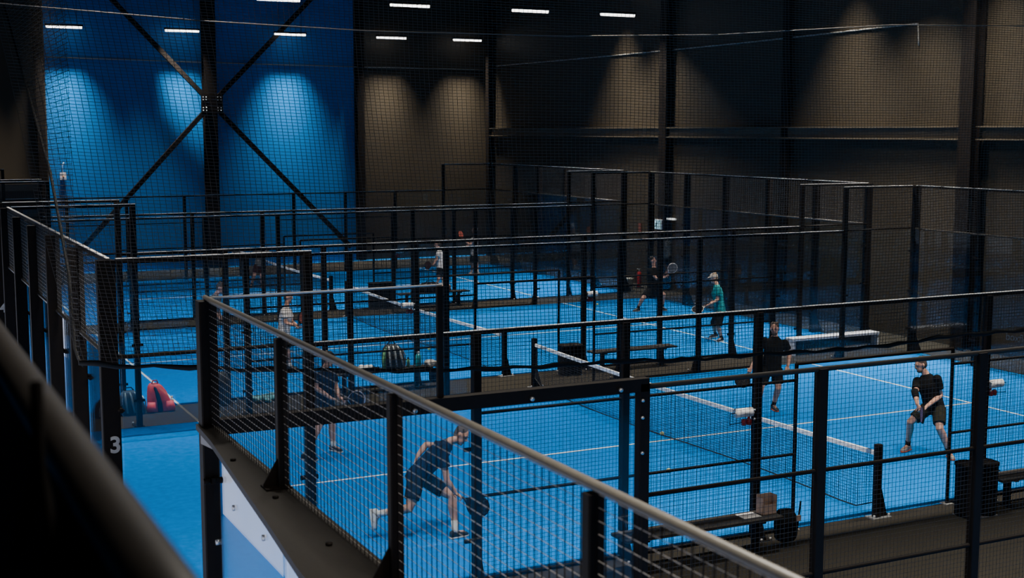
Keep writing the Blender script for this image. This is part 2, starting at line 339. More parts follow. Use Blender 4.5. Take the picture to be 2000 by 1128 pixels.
b = MB(); b.box((10.26, -9, .0005), (RWX-.02, BWY-.62, .008)); tag(b.build('carpet_aisle', CARPET, at=(11, 10, 0)), 'dark carpet along the right wall behind the glass', 'carpet', 'carpet aisles')
b = MB(); b.box((-10.3, 28.62, .0005), (10.2, BWY-.62, .008)); tag(b.build('carpet_aisle', CARPET, at=(0, 30, 0)), 'dark carpet along the back wall behind the farthest court', 'carpet', 'carpet aisles')

def wires(b, ax, a0, a1, c, z0, z1, step=.05, r=.0020, off=0, sv=None):
    # vertical + horizontal wires of a mesh panel in a plane
    n = max(1, round((a1-a0)/(sv or step))); m = max(1, round((z1-z0)/step))
    def P(a, z, o): return (a, c+o, z) if ax == 'x' else (c+o, a, z)
    for i in range(n+1):
        a = a0+(a1-a0)*i/n; b.tube([P(a, z0, off), P(a, z1, off)], r, 4, False)
    for j in range(m+1):
        z = z0+(z1-z0)*j/m; b.tube([P(a0, z, off+.004), P(a1, z, off+.004)], r, 4, False)
def post(b, x, y, h, sx=.05, sy=.05): b.cbox((x-sx, y-sy, .0125), (x+sx, y+sy, h))
def foot(g, x, y, dx, dy):         # triangular gusset foot on the aisle side
    b = MB(); d = .2
    if dy: b.prism([(y+dy*.05, .02), (y+dy*(.05+d), .02), (y+dy*(.05+d), .05), (y+dy*.05, .5)], x-.008, x+.008, 'x'); b.box((x-.09, y, .0125), (x+.09, y+dy*(.07+d), .025))
    else: b.prism([(x+dx*.05, .02), (x+dx*(.05+d), .02), (x+dx*(.05+d), .05), (x+dx*.05, .5)], y-.008, y+.008, 'y'); b.box((x, y-.09, .0125), (x+dx*(.07+d), y+.09, .025))
    p = b.build('post_foot', STEEL, g)
    for sx in (-1, 1):
        q = MB(); c = V((x+sx*.07, y+dy*(.06+d), .02)) if dy else V((x+dx*(.06+d), y+sx*.07, .02)); q.tube([c, c+V((0, 0, .035))], .016, 6); q.build('anchor_bolt', ZINC, p)
def clamp(g, x, y, z, ax, s):
    b = MB(); L = .10
    if ax == 'x': b.box((x-L, y-s*.02, z-.022), (x+L, y+s*.012, z+.022)); b.tube([(x-.08, y-s*.035, z), (x-.08, y+s*.03, z)], .014, 6); b.tube([(x+.08, y-s*.035, z), (x+.08, y+s*.03, z)], .014, 6)
    else: b.box((x-s*.02, y-L, z-.022), (x+s*.012, y+L, z+.022)); b.tube([(x-s*.035, y-.08, z), (x+s*.03, y-.08, z)], .014, 6); b.tube([(x-s*.035, y+.08, z), (x+s*.03, y+.08, z)], .014, 6)
    b.build('glass_clamp', STEEL, g)

EDGE = mat('painted_rail_highlight', (.68, .66, .62), .35, noise=.15, scale=8)  # pale colour stands in for the lamp highlight on the black rails
def bar_rail(g, a, c):
    a, c = V(a), V(c); d = (c-a)/2; n = V((0, .018, 0)) if abs(d.x) > abs(d.y) else V((.018, 0, 0))
    b = MB(); b.obox((a+c)/2-V((0, 0, .022)), d, n, V((0, 0, .022))); r = b.build('top_rail', STEEL, g)
    b = MB(); b.obox((a+c)/2+V((0, 0, .004)), d, n, V((0, 0, .004))); b.build('rail_highlight', EDGE, r)  # thin strip added to draw the lit line along the rail top
def side_fence(k, y, out, label):
    g = thing('side_fence', (0, y, 0), label, 'fence', 'court side fences')
    yo = y+out*.05
    for x in (-10, -8, -6, -4, -2, 2, 4, 6, 8, 10):
        h = 4.0 if abs(x) >= 8 else 3.0
        if abs(x) == 10: continue
        b = MB(); post(b, x, yo, h-.03); b.build('post', STEEL, g); foot(g, x, yo, 0, out)
    for s in (-1, 1):
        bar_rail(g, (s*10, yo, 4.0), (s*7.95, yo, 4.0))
        b = MB(); b.tube([(s*10, yo, 3.0), (s*8, yo, 3.0)], .022, 8); b.build('mid_rail', STEEL, g)
        b = MB(); wires(b, 'x', min(s*9.95, s*8.05), max(s*9.95, s*8.05), yo, 3.0, 3.98); b.build('mesh_panel', WIRE, g, False)
        for q0, q1, h in ((9.97, 8.01, 2.97), (7.99, 6.06, 2.97)):
            b = MB(); b.box((min(s*q0, s*q1), y-.006, .02), (max(s*q0, s*q1), y+.006, h)); b.build('glass_pane', GLASS, g)
        for z in (.5, 1.5): clamp(g, s*8, y, z, 'x', out)
        for z in (.5, 1.6): clamp(g, s*6.03, y, z, 'x', out)
        # mesh bay between glass and entrance
        a0, a1 = (min(s*6, s*1.37), max(s*6, s*1.37))
        b = MB(); wires(b, 'x', a0, a1, yo, .03, 2.98); b.build('mesh_panel', WIRE, g, False)
        for z in (2.03, 1.04, .04):
            b = MB(); b.tube([(s*6, yo, z), (s*1.37, yo, z)], .02, 6); b.build('mid_rail', STEEL, g)
        b = MB(); b.cbox((s*1.37-.022, yo-.022, .0125), (s*1.37+.022, yo+.022, 2.25)); b.build('entrance_jamb', STEEL, g)
        b = MB(); b.box((s*1.37-.07, yo-.07, .0125), (s*1.37+.07, yo+.07, .026)); b.build('jamb_plate', ZINC, g)
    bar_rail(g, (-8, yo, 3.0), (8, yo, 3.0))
    b = MB(); b.tube([(-1.37, yo, 2.25), (1.37, yo, 2.25)], .024, 8); b.build('entrance_header', STEEL, g)
    b = MB(); wires(b, 'x', -1.37, 1.37, yo, 2.27, 2.98); b.build('mesh_panel', WIRE, g, False)
    return g
def end_wall(k, x, cy, out, label, num=None):
    g = thing('end_wall', (x, cy, 0), label, 'glass wall', 'court end walls')
    xo = x+out*.06
    for j, dy in enumerate((-5, -3, -1, 1, 3, 5)):
        b = MB(); b.cbox((min(xo+out*.13, xo-out*.04), cy+dy-.06, 0), (max(xo+out*.13, xo-out*.04), cy+dy+.06, 3.955)) if abs(dy) < 5 else b.cbox((min(xo+out*.12, xo-out*.06), cy+dy-.06, 0), (max(xo+out*.12, xo-out*.06), cy+dy+.06, 3.99)); po = b.build('post', STEEL, g)
        foot(g, xo+out*.08, cy+dy, out, 0)
        if num and dy == -5: text_mesh('number', num, .235, NUM, po, (xo-.005, cy-5.062, 2.09), (1, 0, 0), (0, 0, 1), .002, .006)
        for z in (.6, 1.5, 2.45): clamp(g, x, cy+dy, z, 'y', out)
    for j in range(5):
        y0 = cy-5+2*j
        b = MB(); b.box((x-.006, y0+.02, .02), (x+.006, y0+1.98, 2.97)); b.build('glass_pane', GLASS, g)
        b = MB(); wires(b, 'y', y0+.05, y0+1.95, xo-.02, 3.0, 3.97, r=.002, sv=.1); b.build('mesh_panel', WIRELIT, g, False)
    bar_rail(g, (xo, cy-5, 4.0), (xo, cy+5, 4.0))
    b = MB(); b.tube([(xo-.02, cy-5, 2.99), (xo-.02, cy+5, 2.99)], .024, 8); b.build('mid_rail', RAIL, g)
    return g
for k, cy in CY.items():
    s = short[k]
    side_fence(k, cy-5, -1, 'near side black mesh fence of the '+s+' with entrance gap')
    side_fence(k, cy+5, 1, 'far side black mesh fence of the '+s+' with entrance gap')
    end_wall(k, -10, cy, -1, 'left glass end wall of the '+s+' topped with mesh', {'A': '3', 'B': '4', 'C': '5'}[k])
    g = end_wall(k, 10, cy, 1, 'right glass end wall of the '+s+' with dark reflections')
    if k == 'A': text_mesh('lettering', 'boxflo', .24, LOGO, g, (9.985, 1.72, .83), (0, -1, 0), (0, 0, 1), .001)
    if k == 'B': text_mesh('lettering', 'clean', .30, LOGOB, g, (9.985, 9.72, .84), (0, -1, 0), (0, 0, 1), .001)
# nets
def court_net(k, cy):
    g = thing('padel_net', (0, cy, 0), 'black net with white top tape across the '+short[k], 'net', 'court nets')
    def top(t): return .88+.06*abs(2*t-1)**1.6
    for s in (-1, 1):
        y = cy+s*5.13
        b = MB(); b.cbox((-.055, y-.05, .0125), (.055, y+.05, 1.04), .02); b.prism([(.05, .02), (.17, .02), (.05, .45)], y-.03, y+.03, 'y'); po = b.build('net_post', STEEL, g)
        b = MB(); b.box((-.12, y-.09, .0125), (.2, y+.09, .03)); b.build('base_plate', ZINC, po)
        for dx in (-.09, .17):
            b = MB(); b.tube([(dx, y-.06, .03), (dx, y-.06, .07)], .016, 6); b.build('anchor_bolt', ZINC, po)
    N = 40; b = MB()
    ys = [cy-5.06+10.12*i/N for i in range(N+1)]
    r = []
    for i, y in enumerate(ys):
        z = top(i/N); r.append((z, y))
    for i in range(N):
        z0, y0 = r[i]; z1, y1 = r[i+1]
        b.add([(-.02, y0, z0-.06), (-.02, y1, z1-.06), (-.02, y1, z1), (-.02, y0, z0), (.02, y0, z0-.06), (.02, y1, z1-.06), (.02, y1, z1), (.02, y0, z0)], [(0,1,2,3),(7,6,5,4),(3,2,6,7),(0,4,5,1)])
    b.build('top_tape', TAPE, g)
    b = MB(); st = .045; n = int(10.1/st)
    def bot(t): return .05+.035*math.sin(t*7)+.16*max(0, 1-t/.05)**2+.16*max(0, (t-.95)/.05)**2
    for i in range(n+1):
        t = i/n; y = cy-5.05+10.1*t; z1 = top(t)-.05; z0 = bot(t); bx = .03*math.sin(t*5)
        b.tube([(bx, y, z0), (bx*.5, y, (z0+z1)/2), (0, y, z1)], .0028, 4, False)
    for j in range(19):
        u = j/19; pts = []
        for i in range(31):
            t = i/30; z1 = top(t)-.05; z0 = bot(t); pts.append((.03*math.sin(t*5)*(1-u), cy-5.05+10.1*t, z0+(z1-z0)*u))
        b.tube(pts, .0028, 4, False)
    b.build('net_mesh', NETW, g, False)
    b = MB(); b.tube([(.03*math.sin(i/30*5), cy-5.05+10.1*i/30, bot(i/30)) for i in range(31)], .010, 6); b.build('bottom_cord', ROPE, g)
for k, cy in CY.items(): court_net(k, cy)

# paper roll holders on the posts
ROLLG = 'paper roll holders on fence posts'
def roll(x, y, s, label):
    p = V((x, y, 1.68)); g = thing('paper_roll_holder', p, label, 'paper roll', ROLLG)
    b = MB(); b.box(p+V((s*.05, -.03, -.1)), p+V((s*.065, .03, .05))); b.tube([p+V((s*.06, 0, .0)), p+V((s*.42, 0, 0)), p+V((s*.42, 0, -.14)), p+V((s*.06, 0, -.12))], .006, 6); b.build('wire_bracket', STEEL, g)
    b = MB(); b.tube([p+V((s*.08, 0, 0)), p+V((s*.33, 0, 0))], .062, 14); b.tube([p+V((s*.075, 0, 0)), p+V((s*.335, 0, 0))], .02, 8); b.build('roll', PAPER, g)
    b = MB(); b.tube([p+V((s*.12, 0, -.17)), p+V((s*.12, 0, -.1)), p+V((s*.12, 0, -.085)), p+V((s*.12, 0, -.05))], [.04, .04, .018, .018], 10); b.tube([p+V((s*.2, 0, -.17)), p+V((s*.2, 0, -.1)), p+V((s*.2, 0, -.085))], [.033, .033, .015], 10); b.build('spray_bottle', RED, g)
    for z in (.03, -.09):
        b = MB(); b.tube([p+V((s*.07, -.04, z)), p+V((s*.07, -.06, z))], .014, 6); b.build('screw', ZINC, g)
roll(-2, -5.05, -1, 'white paper roll with red spray bottle on the post left of the front net')
roll(2, -5.05, 1, 'white paper roll with red bottle on the post near the right edge')
roll(-2, 5+G-.05, -1, 'white paper roll with red bottle left of the number 4 court net')
roll(2, 5+G-.05, 1, 'white paper roll with red bottle on the number 4 court right post')
roll(2, 15+2*G-.05, 1, 'small distant paper roll with red bottle on the farthest court fence')

# ------------------------------------------------------------------ nearest court: panoramic glass cage
XL, XR = -9.91, 10
g = thing('panoramic_end_wall', (XL, NY, 0), 'glass end wall with grey handrail-like top and wide black beam in the foreground', 'glass wall')
b = MB(); b.cbox((XL-.07, NY-.07, 0), (XL+.07, NY+.07, 3.98), .01); b.build('corner_post', STEEL, g)
b = MB(); b.box((XL-.02, NY-.12, 2.55), (XL+.14, NY-.03, 2.6)); b.tube([(XL-.03, NY-.1, 2.575), (XL-.08, NY-.1, 2.575)], .025, 8); b.build('corner_clamp', STEEL, g)
ps = [-10.56, -12.57, -14.58, -16.6, -18.5]
for y in ps:
    b = MB(); b.cbox((XL-.035, y-.03, 3.0), (XL+.035, y+.03, 3.97), .006); b.prism([(XL-.03, 3.005), (XL-.13, 3.005), (XL-.13, 3.03), (XL-.03, 3.2)], y-.006, y+.006, 'y'); b.box((XL-.13, y-.07, 3.0), (XL+.04, y+.07, 3.012)); b.build('mesh_post', STEEL, g)
b = MB(); b.tube([(XL, NY+.03, 4.0), (XL, -18.6, 4.0)], .021, 12); b.build('top_rail', mat('end_rail_tube', (.10, .092, .078), .45, noise=.08, scale=20), g)
seg = [NY-.05]+ps
for i in range(len(seg)-1):
    b = MB(); y1, y0 = seg[i]-.03, seg[i+1]+.03
    n = round((y1-y0)/.062)
    for q in range(n+1): b.tube([(XL, y0+(y1-y0)*q/n, 3.0), (XL, y0+(y1-y0)*q/n, 3.97)], .0027, 4, False)
    b.build('mesh_uprights', STEEL, g, False)
    b = MB()
    for q in range(20): b.tube([(XL+.005, y0, 3.02+.05*q), (XL+.005, y1, 3.02+.05*q)], .0018, 4, False)
    b.build('mesh_crosswires', mat('toplit_crosswire', (.24, .22, .195), .35, scale=20), g, False)  # crosswires coloured paler than the uprights, painting light caught on their tops
b = MB()
prof = [(NY+.07, .09), (NY-.55, .12), (-10.11, .21), (-11.26, .31), (-12.2, .40), (-13.5, .44), (-16, .36), (-17.8, .18), (-18.5, .08)]
poly = [(XL+.05, NY+.07), (XL+.05, -18.55)]+[(XL-w, y) for y, w in reversed(prof)]
b.prism(poly, 2.955, 3.0); beam = b.build('top_beam', mat('dark_brown_steel', (.016, .0135, .011), .6, spec=.2), g)
for i in range(9):
    y = NY-1.2-1.05*i
    q = MB(); q.tube([(XL-.12, y, 3.0), (XL-.12, y, 3.014)], .02, 8); q.build('bolt', STEEL, beam)
q = MB(); q.prism([(NY-.02, 2.86), (NY-.40, 2.90), (NY-.75, 2.955), (NY-.02, 2.955)], XL-.075, XL+.03, 'x'); q.build('corner_bracket', mat('grey_bracket', (.16, .15, .14), .5), beam)
for i in range(5):
    y1 = NY-.02-2*i; y0 = y1-1.98
    b = MB(); b.box((XL-.006, y0+.01, .02), (XL+.006, y1-.01, 2.86)); pn = b.build('glass_pane', GLASS, g)
    for y, z in ((y1-.7, 2.52), (y1-1.5, 2.52), (y1-.15, 2.1), (y1-1.3, 2.1)):
        q = MB(); q.tube([(XL-.014, y, z), (XL+.014, y, z)], .022, 10); q.build('glass_bolt', ZINC, pn)
g = thing('panoramic_side_fence', (-8, NY, 0), 'near black beam, tall posts and mesh fence of the nearest court along the carpet', 'fence')
b = MB(); b.cbox((XL+.07, NY-.05, 2.92), (-5.88, NY+.05, 3.04), .01); bm_ = b.build('top_beam', STEEL, g)
for x in (-8.2, -7.1, -6.2):
    q = MB(); q.tube([(x, NY-.05, 2.96), (x, NY-.075, 2.96)], .02, 8); q.build('bolt', ZINC, bm_)
b = MB(); b.tube([(XL, NY, 4.0), (-7.93, NY, 4.0)], .008, 8); b.build('top_rail', mat('pale_rail_tube', (.7, .69, .67)), g)
b = MB(); b.cbox((-7.97, NY-.022, 3.0), (-7.92, NY+.022, 3.99), .005); b.build('mesh_post', STEEL, g)
b = MB(); wires(b, 'x', XL+.08, -7.98, NY, 3.05, 3.98, r=.0019); b.build('mesh_panel', WIRE, g, False)
b = MB(); b.box((XL+.08, NY-.006, .02), (-7.96, NY+.006, 2.92)); b.build('glass_pane', GLASS, g)
b = MB(); b.box((-7.94, NY-.006, .02), (-5.98, NY+.006, 2.92)); b.build('glass_pane', GLASS, g)
nx = [-5.93, -3.86, -1.74, .35, 2.45, 4.5, 6, 8, 10]
for i, x in enumerate(nx):
    w = .055
    b = MB(); b.cbox((x-w, NY-.05, .0125), (x+w, NY+.05, 2.96 if i else 2.99)); b.build('post', STEEL, g)
    if i == 0:
        for z in (2.84, 2.68, 2.35):
            b = MB(); b.tube([(x-.03, NY-.05, z), (x-.03, NY-.065, z)], .016, 8); b.build('bolt', ZINC, g)
b = MB(); b.tube([(-5.93, NY, 2.955), (10, NY, 2.955)], .026, 10); b.build('top_rail', mat('dark_rail_tube', (.02, .018, .016), .6, spec=.2), g)
for z in (1.93, .87, .05):
    b = MB(); b.tube([(-5.93, NY, z), (10, NY, z)], .022, 8); b.build('mid_rail', STEEL, g)
for i in range(len(nx)-1):
    b = MB(); wires(b, 'x', nx[i]+.06, nx[i+1]-.06, NY, .05, 2.93, r=.0019); b.build('mesh_panel', WIRE, g, False)

# ------------------------------------------------------------------ hanging ball net
g = thing('ball_net', (0, -5.45, 2.6), 'huge black safety net hanging over the courts from the roof', 'net')
RP = [(-10.35, 3.03), (-9.99, 2.97), (-9.3, 2.91), (-8.8, 2.84), (-7.9, 2.76), (-7.09, 2.69), (-6.33, 2.64), (-5.42, 2.6), (-4.54, 2.58), (-4.1, 2.575), (-3.79, 2.54), (-3.14, 2.51), (-2.39, 2.51), (-1.16, 2.47), (0, 2.47), (.91, 2.52), (2.4, 2.5), (5, 2.55), (7.5, 2.5), (10.4, 2.6)]
def zb(x):
    for (x0, z0), (x1, z1) in zip(RP, RP[1:]):
        if x <= x1: return z0+(z1-z0)*(x-x0)/(x1-x0)
    return RP[-1][1]
def npos(x, s):                     # s 0..1 bottom to top
    z0 = zb(x); zt = 8.4; k = 1.35*s-.35*s*s
    z = z0+(zt-z0)*k; w = max(0, min(1, -x/8))+1.5*max(0, (-x-8)/2.4)
    return V((x-.075*(z-2.7)*w+.02*math.sin(z*2+x), -5.42-.05*math.sin(x*.9+z*.7)*min(1, s*4)-.03, z))
b = MB(); NC = 400; NR = 185
xs = [-10.4+20.8*i/NC for i in range(NC+1)]
for x in xs: b.tube([npos(x, j/20) for j in range(21)], .0028, 3, False)
for j in range(1, NR+1): b.tube([npos(-10.4+20.8*i/80, j/NR) for i in range(81)], .0028, 3, False)
b.build('front_netting', NETM, g, False)
b = MB(); b.tube([npos(-10.4+20.8*i/120, 0)+V((0, 0, .012*math.sin(i*1.9))) for i in range(121)], [.024+.007*math.sin(i*1.3) for i in range(121)], 8); b.build('bottom_rope', ROPE, g)
SR = [(-12, 6.48), (-11, 6.45), (-9.1, 6.36), (-7.45, 6.32), (-5.05, 6.34), (-3, 6.42), (-.3, 6.63), (4, 6.75), (10.4, 6.8)]
b = MB(); b.tube([(x, -5.46, z) for x, z in SR], .006, 6); b.build('support_wire', mat('pale_wire_rope', (.16, .14, .115), .5), g)
YC = [(3.05, -5.25), (3.13, -5.1), (3.83, -4.9), (4.24, -4.47), (4.84, -3.77), (6.38, -.82), (8.4, 3.0)]
def yc(z):
    for (z0, y0), (z1, y1) in zip(YC, YC[1:]):
        if z <= z1: return y0+(y1-y0)*max(0, z-z0)/(z1-z0)
    return 3.0
b = MB(); zz = [3.1+5.2*j/100 for j in range(101)]
for z in zz: b.tube([(-10.43, -5.44, z+.05), (-10.42, yc(z), z)], .0028, 3, False)
y = -5.4
while y < 2.9:
    z0 = next((z for z in zz if yc(z) >= y), 8.3); b.tube([(-10.42, y, z0), (-10.45, y, 8.35)], .002, 3, False); y += .13
b.build('end_netting', NETM, g, False)
b = MB(); b.tube([(-10.4, -5.42, 3.0), (-10.42, -5.25, 3.05)]+[(-10.43, y, z) for z, y in YC[1:]], .016, 6); b.build('edge_rope', ROPE, g)

# ------------------------------------------------------------------ gallery where the viewer stands
GZ = 3.72
b = MB(); b.box((-16, -23.9, GZ-.25), (-12.02, -14.2, GZ)); tag(b.build('gallery_floor', STEEL, at=(-14, -19, GZ-.25)), 'dark gallery floor slab at the lower left', 'gallery')
b = MB()
for y0, y1 in ((-23.9, -23.8), (-9.6, -9.5), (-1.0, 2.4), (8.3, 10.6), (14.7, 15.3), (16.3, 17.2), (18.5, 21), (30, BWY)): b.box((-11.95, y0, 0), (-11.80, y1, 3.4))
b.box((-11.95, -23.9, 3.2), (-11.80, BWY, 3.4)); o = b.build('wall_partition', OUTB); o['kind'] = 'structure'
LIT = mat('lit_lobby_window', (.86, .87, 1.0), .5, noise=.03, scale=1, emis=.85)
for i, (y0, y1) in enumerate(((-23.8, -9.6), (-9.5, -1.0), (2.4, 8.3), (10.6, 14.7), (15.3, 16.3), (17.2, 18.5), (21, 30))):
    b = MB(); b.box((-11.92, y0, .02), (-11.83, y1, 3.2)); struct('window_%d' % (i+1), b, LIT)
g = thing('handrail', (-12, -17, GZ), 'blurred dark gallery handrail crossing the lower left foreground', 'railing')
r0 = on('x', -12.0, -60, 590); r1 = on('x', -12.0, 302, 1128); d = (r1-r0)
b = MB(); b.tube([r0-d*1.2, r0, r1, r1+d*.25], .036, 24); b.build('rail', HANDR, g)
zr = (r0.z+r1.z)/2
b = MB(); b.box((-12.012, r0.y-d.y*1.2, GZ+.05), (-12.0, r1.y+d.y*.2, zr-.045)); b.build('infill_panel', mat('black_infill_cloth', (.004, .0035, .003), .95), g)
for y in (-17.9, -16.6, -15.2, -14.2):
    b = MB(); b.cbox((-11.998, y-.02, GZ), (-11.955, y+.02, zr-.03), .004); b.build('post', HANDR, g)
p0, p1, p2 = on('x', -12.06, 78, 915), on('x', -12.06, 108, 1060), on('x', -12.06, 30, 1085)
b = MB(); b.tube([p0+V((0, 0, .12)), p0, p1, p1+(p1-p0)*.6], .009, 8); b.build('brace_strap', mat('dull_strap', (.005, .004, .0033), .9, spec=.05), g)
b = MB(); b.tube([p0, p2], .009, 8); b.build('brace_strap', MAT['dull_strap'], g)

# ------------------------------------------------------------------ people
Z = V((0, 0, 1)); RH = V((RGT.x, RGT.y, 0)).normalized(); TC = V((-FWD.x, -FWD.y, 0)).normalized()
def heading(a): a = math.radians(a); return RH*math.cos(a)+TC*math.sin(a)
def lerp(a, b, t): return V(a)+(V(b)-V(a))*t
def hand(mb, wr, d, n, curl, side):
    # palm plus four unequal fingers and a thumb from the side of the palm
    d = d.normalized(); n = (n-d*n.dot(d)); n = n.normalized() if n.length > 1e-4 else d.orthogonal().normalized(); t = d.cross(n)*side
    c = wr+d*.055
    mb.ell(c, (t*.043, n*.019, d*.056), 10, 6)
    for i, (o, L) in enumerate(((-.031, .068), (-.011, .079), (.010, .074), (.029, .058))):
        p = wr+d*.095+t*(-o); pts = [p-d*.02, p]; ang = 0; q = p
        for k, (f, cu) in enumerate(((.45, .8), (.32, 1.1), (.23, .9))):
            ang += curl*cu; dd = d*math.cos(ang)+n*math.sin(ang); q = q+dd*L*f; pts.append(q)
        mb.limb(pts, [.0095, .0092, .009, .0082, .0072], 6)
    p = wr+d*.035+t*.034; q = p+(t*.7+d*.6+n*.25*(1+curl)).normalized()*.036; e = q+(d*.8+n*(.3+curl*.5)+t*.1).normalized()*.028
    mb.limb([p-t*.015, p, q, e], [.012, .012, .0105, .0085], 6)
def person(label, base, J, face, chest, look, cols, hair, vox=.011, cap=None, beard=None, ground=True, shw=.185, sleeve=.62, shorts_t=.78, curl=(.5, .5), bulk=1.12, group='padel players', eyes=True):
    D = depth_at(*base)
    def P(k):
        j = J[k]
        return CAM+ray(j[0], j[1])*(D+(j[2] if len(j) > 2 else 0))
    root = on('z', 0, *base)
    g = thing('person', root, label, 'person', group)
    cf = heading(chest); left = Z.cross(cf)
    hf = heading(look)
    head, sh, hip = P('head'), P('sh'), P('hip')
    up = (sh-hip).normalized(); cfw = (cf-up*cf.dot(up)).normalized(); lat = up.cross(cfw)
    pf = (cf+up*0).normalized(); plat = (left*.7+lat*.3).normalized()
    shp = {'L': sh+lat*shw-up*.03, 'R': sh-lat*shw-up*.03}; hp = {'L': hip+plat*.095-Z*.03, 'R': hip-plat*.095-Z*.03}
    jt = {}
    for s in 'LR':
        for k in ('el', 'wr'): jt[k+s] = P(k+s)
        a = J['an'+s]; t = J['to'+s]
        if ground and not (len(a) > 2): jt['an'+s] = on('z', .11, a[0], a[1]); jt['to'+s] = on('z', .045, t[0], t[1])
        else: jt['an'+s] = P('an'+s); jt['to'+s] = P('to'+s)
        kd = J['kn'+s]; dd = ((hp[s]-CAM).dot(FWD)+(jt['an'+s]-CAM).dot(FWD))/2 + (kd[2] if len(kd) > 2 else 0)
        jt['kn'+s] = CAM+ray(kd[0], kd[1])*dd
    nb = sh+up*.075
    hu = (head-nb).normalized(); hu = (hu+Z*.9).normalized() if J.get('headup') is None else V(J['headup']).normalized()
    hff = (hf-hu*hf.dot(hu)).normalized(); hl = hu.cross(hff)
    skin = cols.get('skin', SKIN)
    B = MB(); fz = up.cross(lat)
    fw = -fz if fz.dot(cf) < 0 else fz
    B.loft([(hip-up*.10, plat*.13, fw*.09), (hip, plat*.155, fw*.105), (lerp(hip, sh, .35), lat*.132, fw*.095), (lerp(hip, sh, .72)+fw*.01, lat*.155, fw*.11), (lerp(hip, sh, .93), lat*.16, fw*.085), (sh+up*.035, lat*.09, fw*.06), (nb, lat*.058, fw*.055)], 16)
    B.limb([sh+up*.02, nb, head-hu*.05], [.06, .056, .054])
    B.ell(head+hu*.018-hff*.008, (hl*.075, hff*.094, hu*.103), 16, 12)
    B.ell(head-hu*.055+hff*.028, (hl*.053, hff*.058, hu*.063), 12, 8)
    B.ell(head-hu*.102+hff*.062, (hl*.024, hff*.022, hu*.018), 8, 6)
    B.ell(head-hu*.015+hff*.095, (hl*.014, hff*.022, hu*.028), 8, 6)
    B.ell(head+hu*.022+hff*.078, (hl*.052, hff*.016, hu*.012), 8, 6)
    for q in (-1, 1): B.ell(head-hu*.005+hl*(q*.078)-hff*.008, (hl*.012, hff*.022, hu*.034), 8, 6)
    for i, s in enumerate('LR'):
        a, e, w = shp[s], jt['el'+s], jt['wr'+s]
        B.limb([a, lerp(a, e, .35), lerp(a, e, .8), e, lerp(e, w, .25), lerp(e, w, .7), w], [r*(1+(bulk-1)*.5) for r in (.054, .05, .043, .041, .043, .034, .028)], 10)
        hd = J.get('hand'+s); hdv = (CAM+ray(hd[0], hd[1])*(D+(hd[2] if len(hd) > 2 else 0))-w) if hd else (w-e)
        hdv = hdv.normalized(); jt['hd'+s] = w+hdv*.085
        hand(B, w, hdv, (cf if abs(hdv.dot(cf)) < .8 else -Z), curl[i], 1 if s == 'R' else -1)
        h, k, n = hp[s], jt['kn'+s], jt['an'+s]
        kb = (lerp(h, n, .5)-k)
        back = -cf*.012
        B.limb([h, lerp(h, k, .4), lerp(h, k, .85), k, lerp(k, n, .3)+back, lerp(k, n, .65), n], [r*bulk for r in (.088, .078, .06, .055, .056, .042, .036)], 12)
        t = jt['to'+s]; B.limb([n-Z*.03, lerp(n, t, .6)], [.034, .03], 8)
    remesh(B, 'body', vox, skin, g, 3)
    # shirt
    S = MB()
    S.loft([(hip-up*.07, plat*.190, fw*.142), (hip+up*.03, plat*.184, fw*.140), (lerp(hip, sh, .4), lat*.170, fw*.134), (lerp(hip, sh, .72)+fw*.01, lat*.192, fw*.146), (lerp(hip, sh, .92), lat*.192, fw*.115), (sh+up*.03, lat*.115, fw*.075), (sh+up*.062, lat*.072, fw*.068)], 18)
    for s in 'LR':
        a, e = shp[s], jt['el'+s]; S.tube([a-(e-a)*.05, lerp(a, e, .2), lerp(a, e, sleeve)], [.074, .078, .075], 12); S.ell(a-lat*0, (lat*.070, fw*.072, up*.064), 10, 8)
    remesh(S, 'shirt', vox, cols['shirt'], g, 3)
    # shorts
    S = MB()
    S.loft([(hip-up*.13, plat*.15, fw*.12), (hip-up*.02, plat*.172, fw*.128), (hip+up*.06, plat*.16, fw*.118)], 16)
    for s in 'LR':
        h, k = hp[s], jt['kn'+s]; S.tube([h, lerp(h, k, .3), lerp(h, k, shorts_t)], [.114, .112, .102], 14)
    remesh(S, 'shorts', vox, cols['shorts'], g, 3)
    # socks and shoes
    for s in 'LR':
        n, t, k = jt['an'+s], jt['to'+s], jt['kn'+s]
        c = MB(); c.tube([lerp(n, k, cols.get('sock_h', .22)), n, n-(k-n).normalized()*.02], [.047, .043, .044], 10); c.build('sock', cols.get('sock', BLACKC), g)
        up_ = (k-n).normalized(); fd = (t-n); 
        fd = fd-up_*fd.dot(up_) if not (ground and len(J['an'+s]) < 3) else V((fd.x, fd.y, 0))
        fd = fd.normalized() if fd.length > .02 else cf
        if ground and len(J['an'+s]) < 3: fu = Z; o = V((n.x, n.y, .012))
        else: fu = (up_-fd*up_.dot(fd)).normalized(); o = n-fu*.1
        fl = fu.cross(fd)
        c = MB(); R = [(-.075, .026, .045, .05), (-.05, .036, .055, .055), (0, .04, .058, .058), (.07, .044, .042, .045), (.13, .047, .032, .037), (.175, .04, .026, .033), (.198, .022, .016, .03)]
        c.loft([(o+fd*x+fu*zc, fl*w, fu*hh) for x, w, hh, zc in R], 12, 2.6); so = c.build('shoe', cols['shoe'], g)
        c = MB(); c.loft([(o+fd*x+fu*.012, fl*(w+.004), fu*.014) for x, w, hh, zc in [(-.08, .028, 0, 0)]+R+[(.205, .018, 0, 0)]], 12, 4); c.build('sole', cols.get('sole', SHOEG), so)
        c = MB()
        for q in range(3):
            x = .04+.028*q; c.tube([o+fd*x+fl*.03+fu*(.092-.012*q), o+fd*(x+.005)+fu*(.102-.014*q), o+fd*x-fl*.03+fu*(.092-.012*q)], .005, 5)
